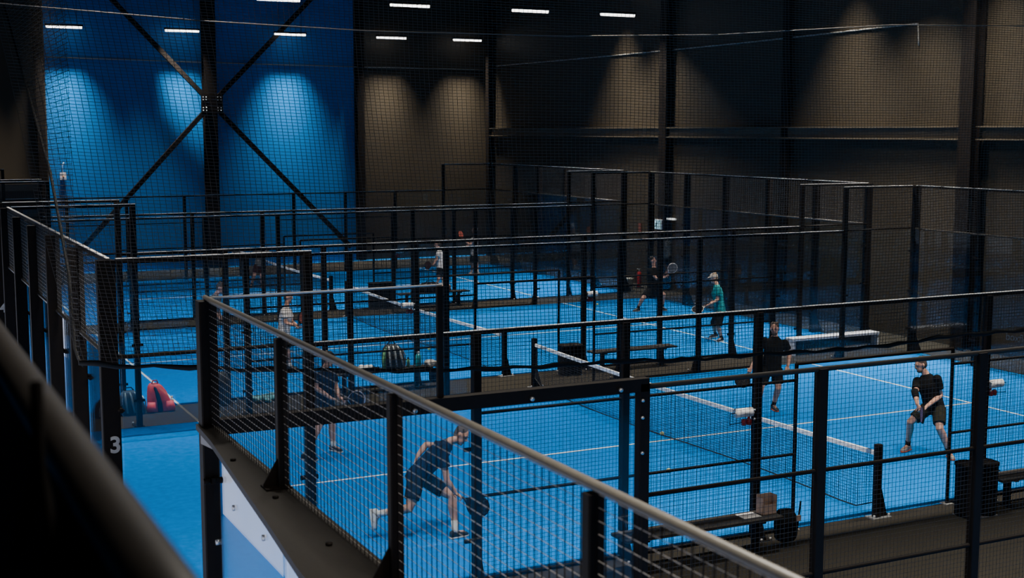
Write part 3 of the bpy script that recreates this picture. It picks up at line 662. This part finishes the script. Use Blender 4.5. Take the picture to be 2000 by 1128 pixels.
        c.build('laces', cols.get('lace', WHITEC), so)
    # hair, face
    H = MB(); H.ell(head+hu*.048-hff*.024, (hl*.082, hff*.094, hu*.082), 14, 10); H.ell(head+hu*.01-hff*.045, (hl*.079, hff*.068, hu*.092), 12, 8)
    for q in range(14): 
        a = q*2.4; H.ell(head+hu*(.105+.012*math.sin(q*3))-hff*(.03-.045*math.cos(a))+hl*.05*math.sin(a), (hl*.03, hff*.03, hu*.022), 6, 5)
    remesh(H, 'hair', vox*.9, hair, g, 2)
    if eyes:
        for q in (-1, 1):
            c = MB(); c.ell(head+hu*.004+hff*.078+hl*(q*.031), (hl*.014, hff*.012, hu*.009), 8, 6); c.build('eye', DARKH, g)
            c = MB(); c.ell(head+hu*.03+hff*.086+hl*(q*.032), (hl*.02, hff*.006, hu*.005), 8, 6); c.build('eyebrow', DARKH, g)
        c = MB(); c.ell(head-hu*.066+hff*.085, (hl*.022, hff*.006, hu*.006), 8, 6); c.build('mouth', mat('lips', (.25, .09, .08), .5), g)
    if beard:
        c = MB(); c.ell(head-hu*.092+hff*.034, (hl*.055, hff*.056, hu*.034), 12, 8); c.ell(head-hu*.052-hff*.008, (hl*.070, hff*.03, hu*.045), 12, 8); remesh(c, 'beard', vox*.8, beard, g, 2)
        c = MB(); c.ell(head-hu*.045+hff*.087, (hl*.032, hff*.01, hu*.008), 8, 6); c.build('moustache', beard, g)
    if cap:
        c = MB(); c.ell(head+hu*.05-hff*.012, (hl*.09, hff*.106, hu*.088), 16, 10); cp = remesh(c, 'cap', vox*.9, cap, g, 2)
        c = MB(); o = head+hu*.055+hff*.08
        c.loft([(o, hl*.075, hu*.012), (o+hff*.045-hu*.008, hl*.072, hu*.008), (o+hff*.085-hu*.02, hl*.045, hu*.006)], 14); c.build('cap_brim', cap, cp)
    return g, jt
def racket(hand_p, head_px, D, doff, nrm, face, rim, label, group='padel rackets'):
    c = CAM+ray(*head_px)*(D+doff); ax = (c-hand_p).normalized(); n = V(nrm); n = (n-ax*n.dot(ax)).normalized(); t = ax.cross(n)
    o = hand_p-ax*.05; g = thing('padel_racket', o, label, 'racket', group)
    L = .455; hc = o+ax*.315
    b = MB(); prof = []
    for k in range(32):
        th = 2*math.pi*k/32; x = math.cos(th); y = math.sin(th); prof.append((hc+ax*(x*(.138 if x > 0 else .155))+t*(y*.128*(1 if x > 0 else (1-.28*x*x))), 0))
    P = [p for p, _ in prof]; m = len(P)
    b.add([p+n*.016 for p in P]+[p-n*.016 for p in P], [list(range(m)), [m+i for i in range(m)][::-1]])
    f = b.build('blade', face, g)
    b = MB(); b.tube(P+[P[0]], .018 if rim is BLACKP else .0145, 8); b.build('rim', rim, g)
    b = MB()
    for i in range(-3, 4):
        for j in range(-3, 4):
            if i*i+j*j < 11: q = hc+ax*(i*.03)+t*(j*.03); b.tube([q-n*.0175, q+n*.0175], .0055, 6)
    b.build('hole_pattern', DARKH if face is not BLACKP else GREYC, f)
    b = MB(); b.limb([o, o+ax*.13], [.016, .015], 8); b.tube([o-ax*.012, o+ax*.006], .02, 10); b.build('grip', BLACKC if rim is not BLACKP else GREYC, g)
    b = MB(); 
    for s in (-1, 1): b.tube([o+ax*.12+t*(s*.008), o+ax*.2+t*(s*.06)], .012, 8)
    b.build('throat', rim, g)
    b = MB(); b.tube([o, o-ax*.03+t*.02, o-ax*.06-Z*.03, o-ax*.02-Z*.05], .004, 5); b.build('wrist_cord', BLACKC, g)
    return g
def DD(p): return (V(p)-CAM).dot(FWD)

g, j = person('person in black running forward, reaching low with a racket inside the nearest mesh', (890, 1046),
  dict(head=(901, 850, .05), sh=(871, 869), hip=(817, 925), elR=(873, 938, -.24), wrR=(889, 961, -.2), handR=(897, 967, -.2), elL=(832, 868, .22), wrL=(815, 891, .12), handL=(812, 899, .08),
       knR=(800, 992, -.12), anR=(738, 1003, -.12), toR=(722, 1036, -.12), knL=(884, 970, 0), anL=(889, 1036), toL=(915, 1040)),
  0, 10, 15, dict(shirt=NAVYC, shorts=BLACKC, shoe=SHOEB, sole=SHOEW, sock=WHITEC, sock_h=.3), BROWNH, vox=.009, curl=(.3, .9), shorts_t=.72)
[c for c in g.children if c.name.startswith('shoe')][-1].data.materials[0] = SHOEW      # the trailing shoe of the runner is white at the heel
racket(j['hdR'], (928, 985), DD(j['hdR']), .02, -FWD, BLACKP, BLACKP, 'black racket held low by the running player in the foreground')

g, j = person('person in dark cap and navy shirt with racket, left of the runner', (651, 880),
  dict(head=(642, 701), sh=(635, 728), hip=(634, 789), elR=(617, 757, -.2), wrR=(646, 777, -.3), handR=(656, 780, -.3), elL=(657, 757, .05), wrL=(662, 774, -.12), handL=(668, 778, -.14),
       knR=(622, 834, -.02), anR=(598, 886), toR=(616, 895), knL=(649, 832, -.05), anL=(651, 869), toL=(669, 880)),
  0, 35, 20, dict(shirt=NAVYC, shorts=NAVYC, shoe=SHOEB, sole=SHOEW, sock=WHITEC), BROWNH, vox=.010, cap=BLACKC, curl=(.5, .9))
rk = racket(j['hdL'], (684, 779), DD(j['hdL']), -.05, -FWD, NAVYC, mat('lilac_rim', (.25, .24, .30), .5), 'dark racket with white rim held by the player in the cap')

g, j = person('bearded person in black shirt and shorts standing behind the net, left of the crouching player', (1512, 803),
  dict(head=(1513, 642), sh=(1513, 663), hip=(1507, 716), elR=(1483, 687, .02), wrR=(1467, 718, -.15), handR=(1462, 728, -.2), elL=(1542, 690, .05), wrL=(1539, 714, -.12), handL=(1536, 722, -.15),
       knR=(1486, 757, -.12), anR=(1479, 794), toR=(1471, 802), knL=(1520, 757, -.15), anL=(1511, 790), toL=(1517, 800)),
  90, 98, 112, dict(shirt=BLACKC, shorts=BLACKC, shoe=SHOEB, sole=SHOEO, sock=BLACKC, skin=SKIN), BROWNH, vox=.010, beard=BROWNH, curl=(.4, 1.0))
racket(j['hdR'], (1452, 741), DD(j['hdR']), -.12, (RH*.2+Z*.8+TC*.5), BLACKP, BLACKP, 'black racket hanging in the hand of the bearded standing player')

g, j = person('person in black crouching ready with both hands on a racket and orange shoes, at right', (1810, 890),
  dict(head=(1798, 712), sh=(1810, 737), hip=(1824, 792), elR=(1788, 770, -.1), wrR=(1792, 790, -.28), handR=(1798, 800, -.33), elL=(1837, 772, -.08), wrL=(1810, 793, -.32), handL=(1802, 800, -.36),
       knR=(1778, 823, -.15), anR=(1773, 868), toR=(1760, 880), knL=(1835, 836, -.15), anL=(1854, 882), toL=(1861, 895)),
  140, 140, 170, dict(shirt=BLACKC, shorts=OLIVEC, shoe=SHOEG, sole=SHOEO, lace=SHOEO, sock=BLACKC, sock_h=.2), BROWNH, vox=.009, beard=BROWNH, curl=(.9, .9))
b = MB(); sR = j['elR']; wv = (j['wrR']-sR); b.tube([sR-wv.normalized()*.09, sR, sR+wv*.35], [.06, .058, .05], 12); b.build('elbow_sleeve', BLACKC, g)
racket(j['hdR'], (1803, 812), DD(j['hdR']), -.32, RH, mat('red_black_face', (.28, .05, .06), .4), BLACKP, 'dark red racket held edge-on by the crouching player in orange shoes')

g, j = person('person in white shirt seen from the side behind the grey top rail', (568, 722),
  dict(head=(563, 580), sh=(559, 604), hip=(554, 652), elR=(558, 630, -.22), wrR=(574, 635, -.26), handR=(580, 637, -.28), elL=(570, 628, .18), wrL=(580, 635, .05),
       knR=(562, 687, -.05), anR=(566, 713), toR=(575, 719), knL=(555, 687, .05), anL=(556, 710), toL=(565, 715)),
  5, 8, 10, dict(shirt=WHITEC, shorts=BLACKC, shoe=SHOEB, sole=SHOEW, sock=WHITEC), DARKH, vox=.011, curl=(.5, .9))
racket(j['hdR'], (589, 625), DD(j['hdR']), .06, (RH*.6+TC*.8), mat('brown_orange_face', (.24, .06, .03), .4), BLACKP, 'brown orange racket of the player in the white shirt')

g, j = person('person mostly hidden behind the black corner post at left', (411, 703),
  dict(head=(431, 562), sh=(421, 580), hip=(409, 634), elR=(417, 604, -.2), wrR=(428, 620, -.25), elL=(424, 603, .18), wrL=(432, 620, .1),
       knR=(414, 668, -.05), anR=(408, 694), toR=(416, 701), knL=(409, 666, .05), anL=(402, 690), toL=(411, 696)),
  5, 10, 10, dict(shirt=GREYC, shorts=BLACKC, shoe=SHOEB, sock=BLACKC), BROWNH, vox=.012, curl=(.5, .5))

g, j = person('person in black lunging with a white racket on the number 4 court', (1270, 607),
  dict(head=(1275, 509), sh=(1277, 526), hip=(1274, 564), elR=(1283, 544, -.3), wrR=(1299, 541, -.28), handR=(1305, 537, -.28), elL=(1293, 540, -.05), wrL=(1300, 534, -.2), handL=(1305, 530, -.22),
       knR=(1256, 582, -.15), anR=(1246, 601), toR=(1240, 606), knL=(1296, 574, -.15), anL=(1294, 599), toL=(1298, 604)),
  60, 60, 30, dict(shirt=BLACKC, shorts=BLACKC, shoe=SHOEB, sole=SHOEG, sock=BLACKC), DARKH, vox=.013, curl=(.9, .9))
racket(j['hdR'], (1313, 524), DD(j['hdR']), 0, -FWD, GREYC, WHITEC, 'white rimmed racket raised by the lunging player in black')

g, j = person('person in teal shirt and pale cap facing left on the number 4 court', (1400, 667),
  dict(head=(1394, 543), sh=(1400, 560), hip=(1406, 606), elL=(1401, 586, -.2), wrL=(1386, 594, -.22), handL=(1380, 596, -.2), elR=(1396, 586, .18), wrR=(1384, 596, .0), handR=(1379, 598, -.05),
       knL=(1402, 637, -.04), anL=(1409, 659), toL=(1399, 666), knR=(1394, 633, .06), anR=(1397, 651), toR=(1387, 657)),
  180, 180, 180, dict(shirt=TEALC, shorts=BLACKC, shoe=SHOEB, sole=SHOEW, sock=BLACKC), FAIRH, vox=.012, cap=BEIGEC, curl=(.9, .9), shorts_t=.95)
racket(j['hdL'], (1369, 601), DD(j['hdL']), -.05, (Z*.8+TC*.5), BLACKP, WHITEC, 'black and white racket held by the player in the teal shirt')

g, j = person('person in patterned dark shirt with arms spread, before the blue wall', (503, 563),
  dict(head=(513, 471), sh=(511, 487), hip=(508, 516), elR=(494, 501, -.05), wrR=(481, 498, -.1), elL=(523, 501, -.1), wrL=(531, 496, -.2),
       knR=(497, 536, -.1), anR=(491, 556), toR=(489, 563), knL=(511, 538, -.1), anL=(511, 556), toL=(511, 563)),
  60, 75, 30, dict(shirt=mat('patterned_cloth', (.10, .095, .09), .9, noise=.9, scale=9), shorts=MAROONC, shoe=SHOEB, sole=SHOEG, sock=BLACKC), BROWNH, vox=.015, curl=(.4, .9), eyes=False)
racket(j['hdR'], (470, 495), DD(j['hdR']), -.05, -FWD, GREYC, WHITEC, 'pale racket of the distant player before the blue wall')

g, j = person('person in white shirt and black shorts on the farthest court, partly behind a post', (858, 558),
  dict(head=(854, 477), sh=(858, 491), hip=(860, 522), elL=(853, 506, -.22), wrL=(848, 514, -.25), elR=(857, 507, .2), wrR=(849, 514, .1),
       knL=(857, 541, -.05), anL=(854, 553), toL=(848, 557), knR=(864, 540, .05), anR=(866, 552), toR=(860, 556)),
  185, 185, 185, dict(shirt=WHITEC, shorts=BLACKC, shoe=SHOEW, sock=WHITEC), BROWNH, vox=.015, curl=(.9, .5), eyes=False)
racket(j['hdL'], (843, 518), DD(j['hdL']), -.05, (RH+TC*.4), MAROONC, BLACKP, 'small dark racket of the far player in the white shirt')

g, j = person('person with grey hair and dark vest over white, farthest back on the right', (926, 537),
  dict(head=(927, 449), sh=(927, 464), hip=(926, 496), elL=(919, 478, -.25), wrL=(910, 472, -.3), elR=(926, 480, .2), wrR=(917, 480, .1),
       knL=(922, 516, -.05), anL=(921, 530), toL=(914, 535), knR=(930, 515, .05), anR=(933, 531), toR=(926, 535)),
  185, 195, 190, dict(shirt=mat('light_grey_cloth', (.26, .25, .24), .9, noise=.5, scale=9), shorts=BLACKC, shoe=SHOEW, sock=WHITEC), GREYH, vox=.015, curl=(.9, .5), eyes=False)
racket(j['hdL'], (902, 462), DD(j['hdL']), -.05, (RH+TC*.6), mat('orange_red_face', (.45, .09, .05), .5), BLACKP, 'red racket raised by the grey haired far player')

# ------------------------------------------------------------------ benches, bins, bags, balls
def bench(x0, x1, y, label):
    g = thing('slatted_bench', ((x0+x1)/2, y, 0), label, 'bench', 'benches beside the courts')
    b = MB()
    for k in range(4): b.cbox((x0, y-.19+.1*k, .425), (x1, y-.11+.1*k, .46), .006)
    b.build('seat', WOODD, g)
    for s in (x0+.3, x1-.3):
        b = MB(); b.cbox((s-.035, y-.05, .02), (s+.035, y+.05, .425), .006); b.box((s-.03, y-.18, .40), (s+.03, y+.18, .425)); b.box((s-.05, y-.16, .012), (s+.05, y+.16, .03)); b.build('leg', STEEL, g)
    return g
AY = 5+G-.46
bench(-4.35, -2.04, -5.53, 'long dark bench outside the number 3 court near a brown paper bag')
bench(1.75, 4.0, -5.5, 'dark bench cut off by the right edge beside the black bins')
bench(-4.05, -1.88, AY, 'dark bench loaded with a striped racket bag in the middle aisle')
bench(1.95, 4.1, AY, 'empty dark bench right of the bins in the middle aisle')
bench(1.9, 4.2, 15+2*G-.6, 'distant dark bench with bags beside the farthest court')
def twin_bin(x, y, label, w=.55, h=.74, d=.36):
    g = thing('twin_bin', (x, y, 0), label, 'bin', 'black twin waste bins')
    for s in (-1, 1):
        cx = x+s*w/4
        b = MB(); b.loft([((cx, y, z), V((q*w/4, 0, 0)), V((0, q*d/2, 0))) for z, q in ((.014, .92), (.04, .95), (h*.5, .97), (h-.05, .985), (h-.045, 1.04), (h, 1.04), (h, .9), (h-.12, .86))], 20, 3.2); p = b.build('bin_body', BLACKP, g)
        b = MB(); b.loft([((cx, y+.02, h-.03), V((w/4*.9, 0, 0)), V((0, d/2*.8, 0))), ((cx, y+.03, h+.005), V((w/4*.8, 0, 0)), V((0, d/2*.6, 0)))], 16, 3); b.build('lid', STEEL, p)
        b = MB(); b.tube([(cx-.07, y-d/2-.004, h-.1), (cx-.07, y-d/2-.03, h-.1), (cx+.07, y-d/2-.03, h-.1), (cx+.07, y-d/2-.004, h-.1)], .008, 6); b.build('handle', STEEL, p)
    b = MB(); b.box((x-w/2*.9, y-d/2*.9, .0125), (x+w/2*.9, y+d/2*.9, .02)); b.build('base_tray', ZINC, g)
twin_bin(1.33, -5.62, 'black twin bin outside the number 3 court near the right edge', .58, .76)
twin_bin(1.38, 6.1, 'black twin bin in the middle aisle beside the empty bench', .5, .68)
twin_bin(1.50, 18.0, 'distant black twin bin beside the farthest court net', .8, .8)

def bag_shape(p, w, d, h, lean=0, top=.75):
    return [(p+V((lean*t*t, 0, h*t)), V((w/2*s, 0, 0)), V((0, d/2*s, 0))) for t, s in ((0, .86), (.04, 1), (.35, 1.0), (.7, .95*(top+.25)), (.9, top), (1, top*.6))]
def strap(b, pts, r=.012): b.tube(pts, r, 6)
p = V((-7.40, 6.26, TURFZ)); g = thing('backpack', p, 'red backpack with dark middle panel on the carpet beside the number 3 post', 'bag')
b = MB(); b.loft(bag_shape(p, .44, .26, .54, -.1, .6), 18, 3); b.build('bag_body', REDBAG, g)
b = MB(); b.loft([(q+V((-.01, -.018, .005)), u*.30, v) for q, u, v in bag_shape(p, .44, .26, .50, -.1, .6)], 14, 3); b.build('dark_panel', NAVYC, g)
for s in (-.17, .17):
    b = MB(); b.loft([(p+V((s*1.1, -.11, .02)), V((.08, 0, 0)), V((0, .06, 0))), (p+V((s*1.05, -.12, .1)), V((.085, 0, 0)), V((0, .07, 0))), (p+V((s, -.1, .2)), V((.07, 0, 0)), V((0, .05, 0)))], 12, 3); b.build('side_pocket', REDBAG, g)
b = MB(); strap(b, [p+V((-.15, -.03, .52)), p+V((-.12, -.04, .6)), p+V((-.05, -.04, .6)), p+V((-.03, -.03, .54))]); b.build('handle', RED, g)
def sports_bag(p, w, d, h, m, trim, label, lean=0, stripes=0):
    g = thing('sports_bag', p, label, 'bag', None)
    b = MB(); b.loft(bag_shape(p, w, d, h, lean, .7), 18, 2.6); b.build('bag_body', m, g)
    b = MB()
    for k in range(3): 
        x = (k-1)*w*.26; b.tube([p+V((x*1.1+.02, -d*.51, h*.12)), p+V((x+lean*.2, -d*.52, h*.45)), p+V((x*.9+lean*.6, -d*.47, h*.78)), p+V((x*.7+lean*.9, -d*.30, h*.95))], [.018, .02, .02, .012], 6)
    b.build('stripes', trim, g)
    b = MB(); strap(b, [p+V((-w*.2+lean*.8, 0, h*.95)), p+V((-w*.1+lean, 0, h*1.12)), p+V((w*.1+lean, 0, h*1.12)), p+V((w*.2+lean*.8, 0, h*.95))]); b.build('handle', BLACKC, g)
    b = MB(); b.tube([p+V((w*.5, -d*.1, h*.1)), p+V((w*.52, -d*.1, h*.5)), p+V((w*.42+lean*.6, -d*.05, h*.8))], .014, 6); b.build('zip', ZINC, g)
    return g
sports_bag(V((-7.92, 6.16, TURFZ)), .46, .24, .46, mat('blue_black_cloth', (.012, .03, .05), .8, noise=.5, scale=8), mat('grey_blue_trim', (.12, .17, .19), .6), 'dark blue grey sports bag between the number 3 post and the red backpack', -.06)
sports_bag(V((-8.42, 6.14, TURFZ)), .48, .26, .38, BLACKC, mat('pale_trim', (.3, .3, .29), .6), 'black sports bag with pale trim left of the number 3 post', .08)
SZ = .46
g = sports_bag(V((-2.68, AY, SZ)), .48, .3, .5, mat('black_bag_cloth', (.02, .02, .017), .7, noise=.4, scale=8), mat('white_stripe', (.6, .6, .55), .6), 'black racket bag with white stripes and green side on the middle bench', -.05)
b = MB(); p = V((-2.68, AY, SZ)); b.tube([p+V((-.235, -.08, .02)), p+V((-.245, -.1, .2)), p+V((-.22, -.08, .38)), p+V((-.17, -.05, .45))], [.03, .035, .03, .02], 8); b.build('green_side', GREEN, g)
p = V((-6.22, 6.22, TURFZ)); g = thing('sports_bag', p, 'tall dark racket bag with white side behind the corner post of the end wall', 'bag')
b = MB(); b.loft(bag_shape(p, .30, .24, .66, 0, .85), 16, 3); b.build('bag_body', mat('brown_black_cloth', (.03, .025, .02), .8), g)
b = MB(); b.loft([(q+V((-.12, -.06, .02)), u*.22, v*.5) for q, u, v in bag_shape(p, .30, .24, .64, 0, .85)[3:]], 12, 3); b.build('side_panel', WHITEC, g)
b = MB(); strap(b, [p+V((-.05, 0, .65)), p+V((0, 0, .73)), p+V((.06, 0, .65))]); b.build('handle', BLACKC, g)
def bottle(p, m, capm, label, r=.036, h=.24):
    g = thing('water_bottle', p, label, 'bottle', None)
    b = MB(); b.tube([p+V((0, 0, z)) for z in (0, .01, h*.35, h*.72, h*.85)], [r*.9, r, r, r, r*.45], 12); b.build('bottle_body', m, g)
    b = MB(); b.tube([p+V((0, 0, h*.85)), p+V((0, 0, h))], r*.5, 10); b.build('cap', capm, g)
bottle(V((-7.14, 6.40, TURFZ)), mat('clear_bottle', (.35, .45, .5), .15), PAPER, 'pale water bottle on the carpet right of the red backpack')
bottle(V((-2.36, AY, SZ)), GREEN, BLACKP, 'small green bottle on the bench right of the striped bag', .034, .2)
bottle(V((-2.12, AY+.03, SZ)), TEALP, PAPER, 'large teal bottle with white lid near the bench end', .06, .3)
# crumpled things
def crumple(mb, p, w, d, h, seed, n=14):
    rr = random.Random(seed)
    for k in range(n):
        mb.ell(p+V((rr.uniform(-w, w)*.4, rr.uniform(-d, d)*.4, h*.35*rr.uniform(.5, 1.2))), (V((w*rr.uniform(.12, .28), 0, h*rr.uniform(-.3, .3))), V((0, d*rr.uniform(.15, .3), 0)), V((rr.uniform(-.3, .3)*w*.2, 0, h*rr.uniform(.2, .38)))), 8, 6)
    zm = min(v.z for v in mb.v)
    for v in mb.v: v.z = max(v.z, p.z)
p = V((-3.3, AY, SZ)); g = thing('towel', p, 'crumpled white and brown towel on the left end of the middle bench', 'towel')
b = MB(); crumple(b, p+V((.02, 0, 0)), .34, .24, .16, 5); remesh(b, 'towel_cloth', .012, WHITEC, g, 2); b = MB(); crumple(b, p+V((.2, 0, 0)), .26, .22, .1, 8); remesh(b, 'dark_lining', .012, BLACKC, g, 2)
p = V((-5.42, 6.25, TURFZ)); b = MB(); crumple(b, p, .62, .35, .2, 3, 18); g = thing('jacket', p, 'crumpled teal jacket lying on the carpet of the middle aisle', 'clothing'); remesh(b, 'jacket_cloth', .014, mat('teal_grey_cloth', (.06, .19, .22), .9, noise=.5, scale=9), g, 2)
b = MB(); b.tube([p+V((.1, -.05, .03)), p+V((.28, -.08, .05)), p+V((.42, -.02, .03))], [.05, .045, .04], 8); b.build('sleeve', NAVYC, g)
# bag hanging off the end of the middle bench
p = V((-1.80, AY-.02, .12)); g = thing('hanging_bag', p, 'dark bag with tan cloth hanging off the end of the middle bench', 'bag')
b = MB(); b.loft([(p+V((.02, 0, z)), V((.11*s, 0, 0)), V((0, .12*s, 0))) for z, s in ((0, .8), (.04, 1), (.2, 1), (.26, .8))], 14, 3); b.build('bag_body', BLACKC, g)
b = MB(); crumple(b, p+V((-.02, 0, .3)), .3, .26, .22, 12); remesh(b, 'tan_cloth', .012, BEIGEC, g, 2)
# front bench: white sheet, paper bag and black bag
p = V((-2.43, -5.5, .4605)); b = MB(); b.box(p+V((-.13, -.1, 0)), p+V((.13, .1, .006))); o = b.build('paper_sheet', PAPER, at=p); tag(o, 'white sheet of paper on the end of the front bench', 'paper')
p = V((-2.15, -5.5, .4605)); g = thing('paper_bag', p, 'open brown paper bag standing on the end of the front bench', 'bag')
b = MB(); w, d, h = .11, .07, .24; t = .004
b.box(p+V((-w, -d, 0)), p+V((w, d, t))); b.build('bag_bottom', KRAFT, g)
for nm, a, c in (('bag_side', (-w, -d, 0), (w, -d+t, h*.55)), ('bag_side', (-w, d-t, 0), (w, d, h)), ('bag_side', (-w, -d, 0), (-w+t, d, h*.9)), ('bag_side', (w-t, -d, 0), (w, d, h))):
    b = MB(); b.box(p+V(a), p+V(c)); b.build(nm, KRAFT, g)
p = V((-1.87, -5.54, .08)); g = thing('hanging_bag', p, 'black bag with hanging straps off the end of the front bench', 'bag')
b = MB(); b.loft([(p+V((.0-.03*z, 0, z)), V((.15*s, 0, 0)), V((0, .11*s, 0))) for z, s in ((0, .75), (.04, .95), (.22, 1), (.34, .9), (.40, .6))], 16, 3); b.build('bag_body', BLACKC, g)
b = MB(); b.tube([p+V((.13, -.05, .05)), p+V((.165, -.05, .3)), p+V((.19, -.05, .5))], .012, 6); b.build('strap', BLACKC, g)
b = MB(); b.tube([p+V((-.15, -.04, .32)), p+V((-.19, -.05, .18)), p+V((-.14, -.05, .06))], .01, 6); b.build('strap', BLACKC, g)
b = MB(); b.box(p+V((.08, -.13, .27)), p+V((.14, -.105, .34))); b.build('cloth_tag', KRAFT, g)
# distant bench load
CYY = 15+2*G-.6
sports_bag(V((2.95, CYY, SZ)), .75, .3, .3, BLACKC, GREYC, 'dark sports bag on the distant bench of the farthest court')
p = V((3.48, CYY, SZ)); g = thing('box_bag', p, 'small orange tan bag on the distant bench', 'bag')
b = MB(); b.loft(bag_shape(p, .26, .2, .22, 0, .9), 14, 4); b.build('bag_body', KRAFT, g); b = MB(); b.box(p+V((-.12, -.105, .02)), p+V((.12, -.1, .08))); b.build('pocket', ORANGE, g)
b = MB(); strap(b, [p+V((-.06, 0, .21)), p+V((0, 0, .3)), p+V((.06, 0, .21))], .008); b.build('handle', ORANGE, g)
# white bench-like table beside the glass
p = V((8.55, 6.0, 0)); g = thing('white_table', p, 'long low white table in the middle aisle behind the standing player', 'table')
b = MB(); b.cbox((7.25, 5.83, .36), (9.85, 6.18, .41), .01); b.build('table_top', WHITE, g)
b = MB(); b.box((7.27, 5.85, .0125), (7.31, 6.16, .36)); b.build('end_panel', WHITE, g)
b = MB(); b.box((9.79, 5.85, .0125), (9.83, 6.16, .36)); b.build('end_panel', WHITE, g)
b = MB(); b.box((7.31, 6.08, .1), (9.79, 6.1, .34)); b.build('back_panel', mat('dark_green_panel', (.02, .035, .035), .6), g)
p = V((10.45, 18.6, .0)); g = thing('ball_basket', p, 'pale basket standing on the floor behind the farthest court glass corner', 'basket')
b = MB(); b.loft([(p+V((0, 0, z)), V((r, 0, 0)), V((0, r, 0))) for z, r in ((.012, .13), (.05, .135), (.4, .17), (.42, .18), (.42, .155), (.1, .12))], 16, 2.6); b.build('basket_body', mat('cream_plastic', (.5, .46, .38), .6), g)
b = MB(); b.tube([p+V((-.18, 0, .41)), p+V((-.1, 0, .5)), p+V((.1, 0, .5)), p+V((.18, 0, .41))], .01, 6); b.build('handle', GREYC, g)
q = on('z', 0, 1248, 562); p = V((q.x, q.y, .03)); g = thing('fire_extinguisher', p, 'red fire extinguisher standing near the right wall beside the pale basket', 'extinguisher')
b = MB(); b.tube([p+V((0, 0, z)) for z in (0, .02, .45, .52, .55)], [.06, .068, .068, .05, .03], 14); b.build('cylinder', RED, g)
b = MB(); b.tube([p+V((0, 0, .55)), p+V((0, 0, .6))], .025, 8); b.tube([p+V((-.09, 0, .62)), p+V((.06, 0, .62))], .014, 6); b.build('valve', ZINC, g)
b = MB(); b.tube([p+V((-.03, 0, .58)), p+V((-.13, 0, .5)), p+V((-.12, 0, .2))], .014, 6); b.build('hose', BLACKP, g)
b = MB(); b.cbox(p+V((-.14, -.14, -.022)), p+V((.14, .14, 0)), .03); b.build('floor_stand', STEEL, g)
for px, lab in (((1293, 846), 'tennis ball beside the front net at the centre line'), ((1306, 918), 'tennis ball on the turf above the front fence rail'), ((1167, 594), 'tennis ball near the lunging player in black'), ((838, 681), 'tennis ball on the number 4 court right of the striped bag'), ((1004, 1062), 'tennis ball lying by the front fence')):
    p = on('z', TURFZ+.035, *px)
    b = MB(); b.ell(p, (V((.038, 0, 0)), V((0, .038, 0)), V((0, 0, .035))), 14, 10)
    if px[0] != 1004: tag(b.build('tennis_ball', BALLM, at=p), lab, 'ball', 'tennis balls')
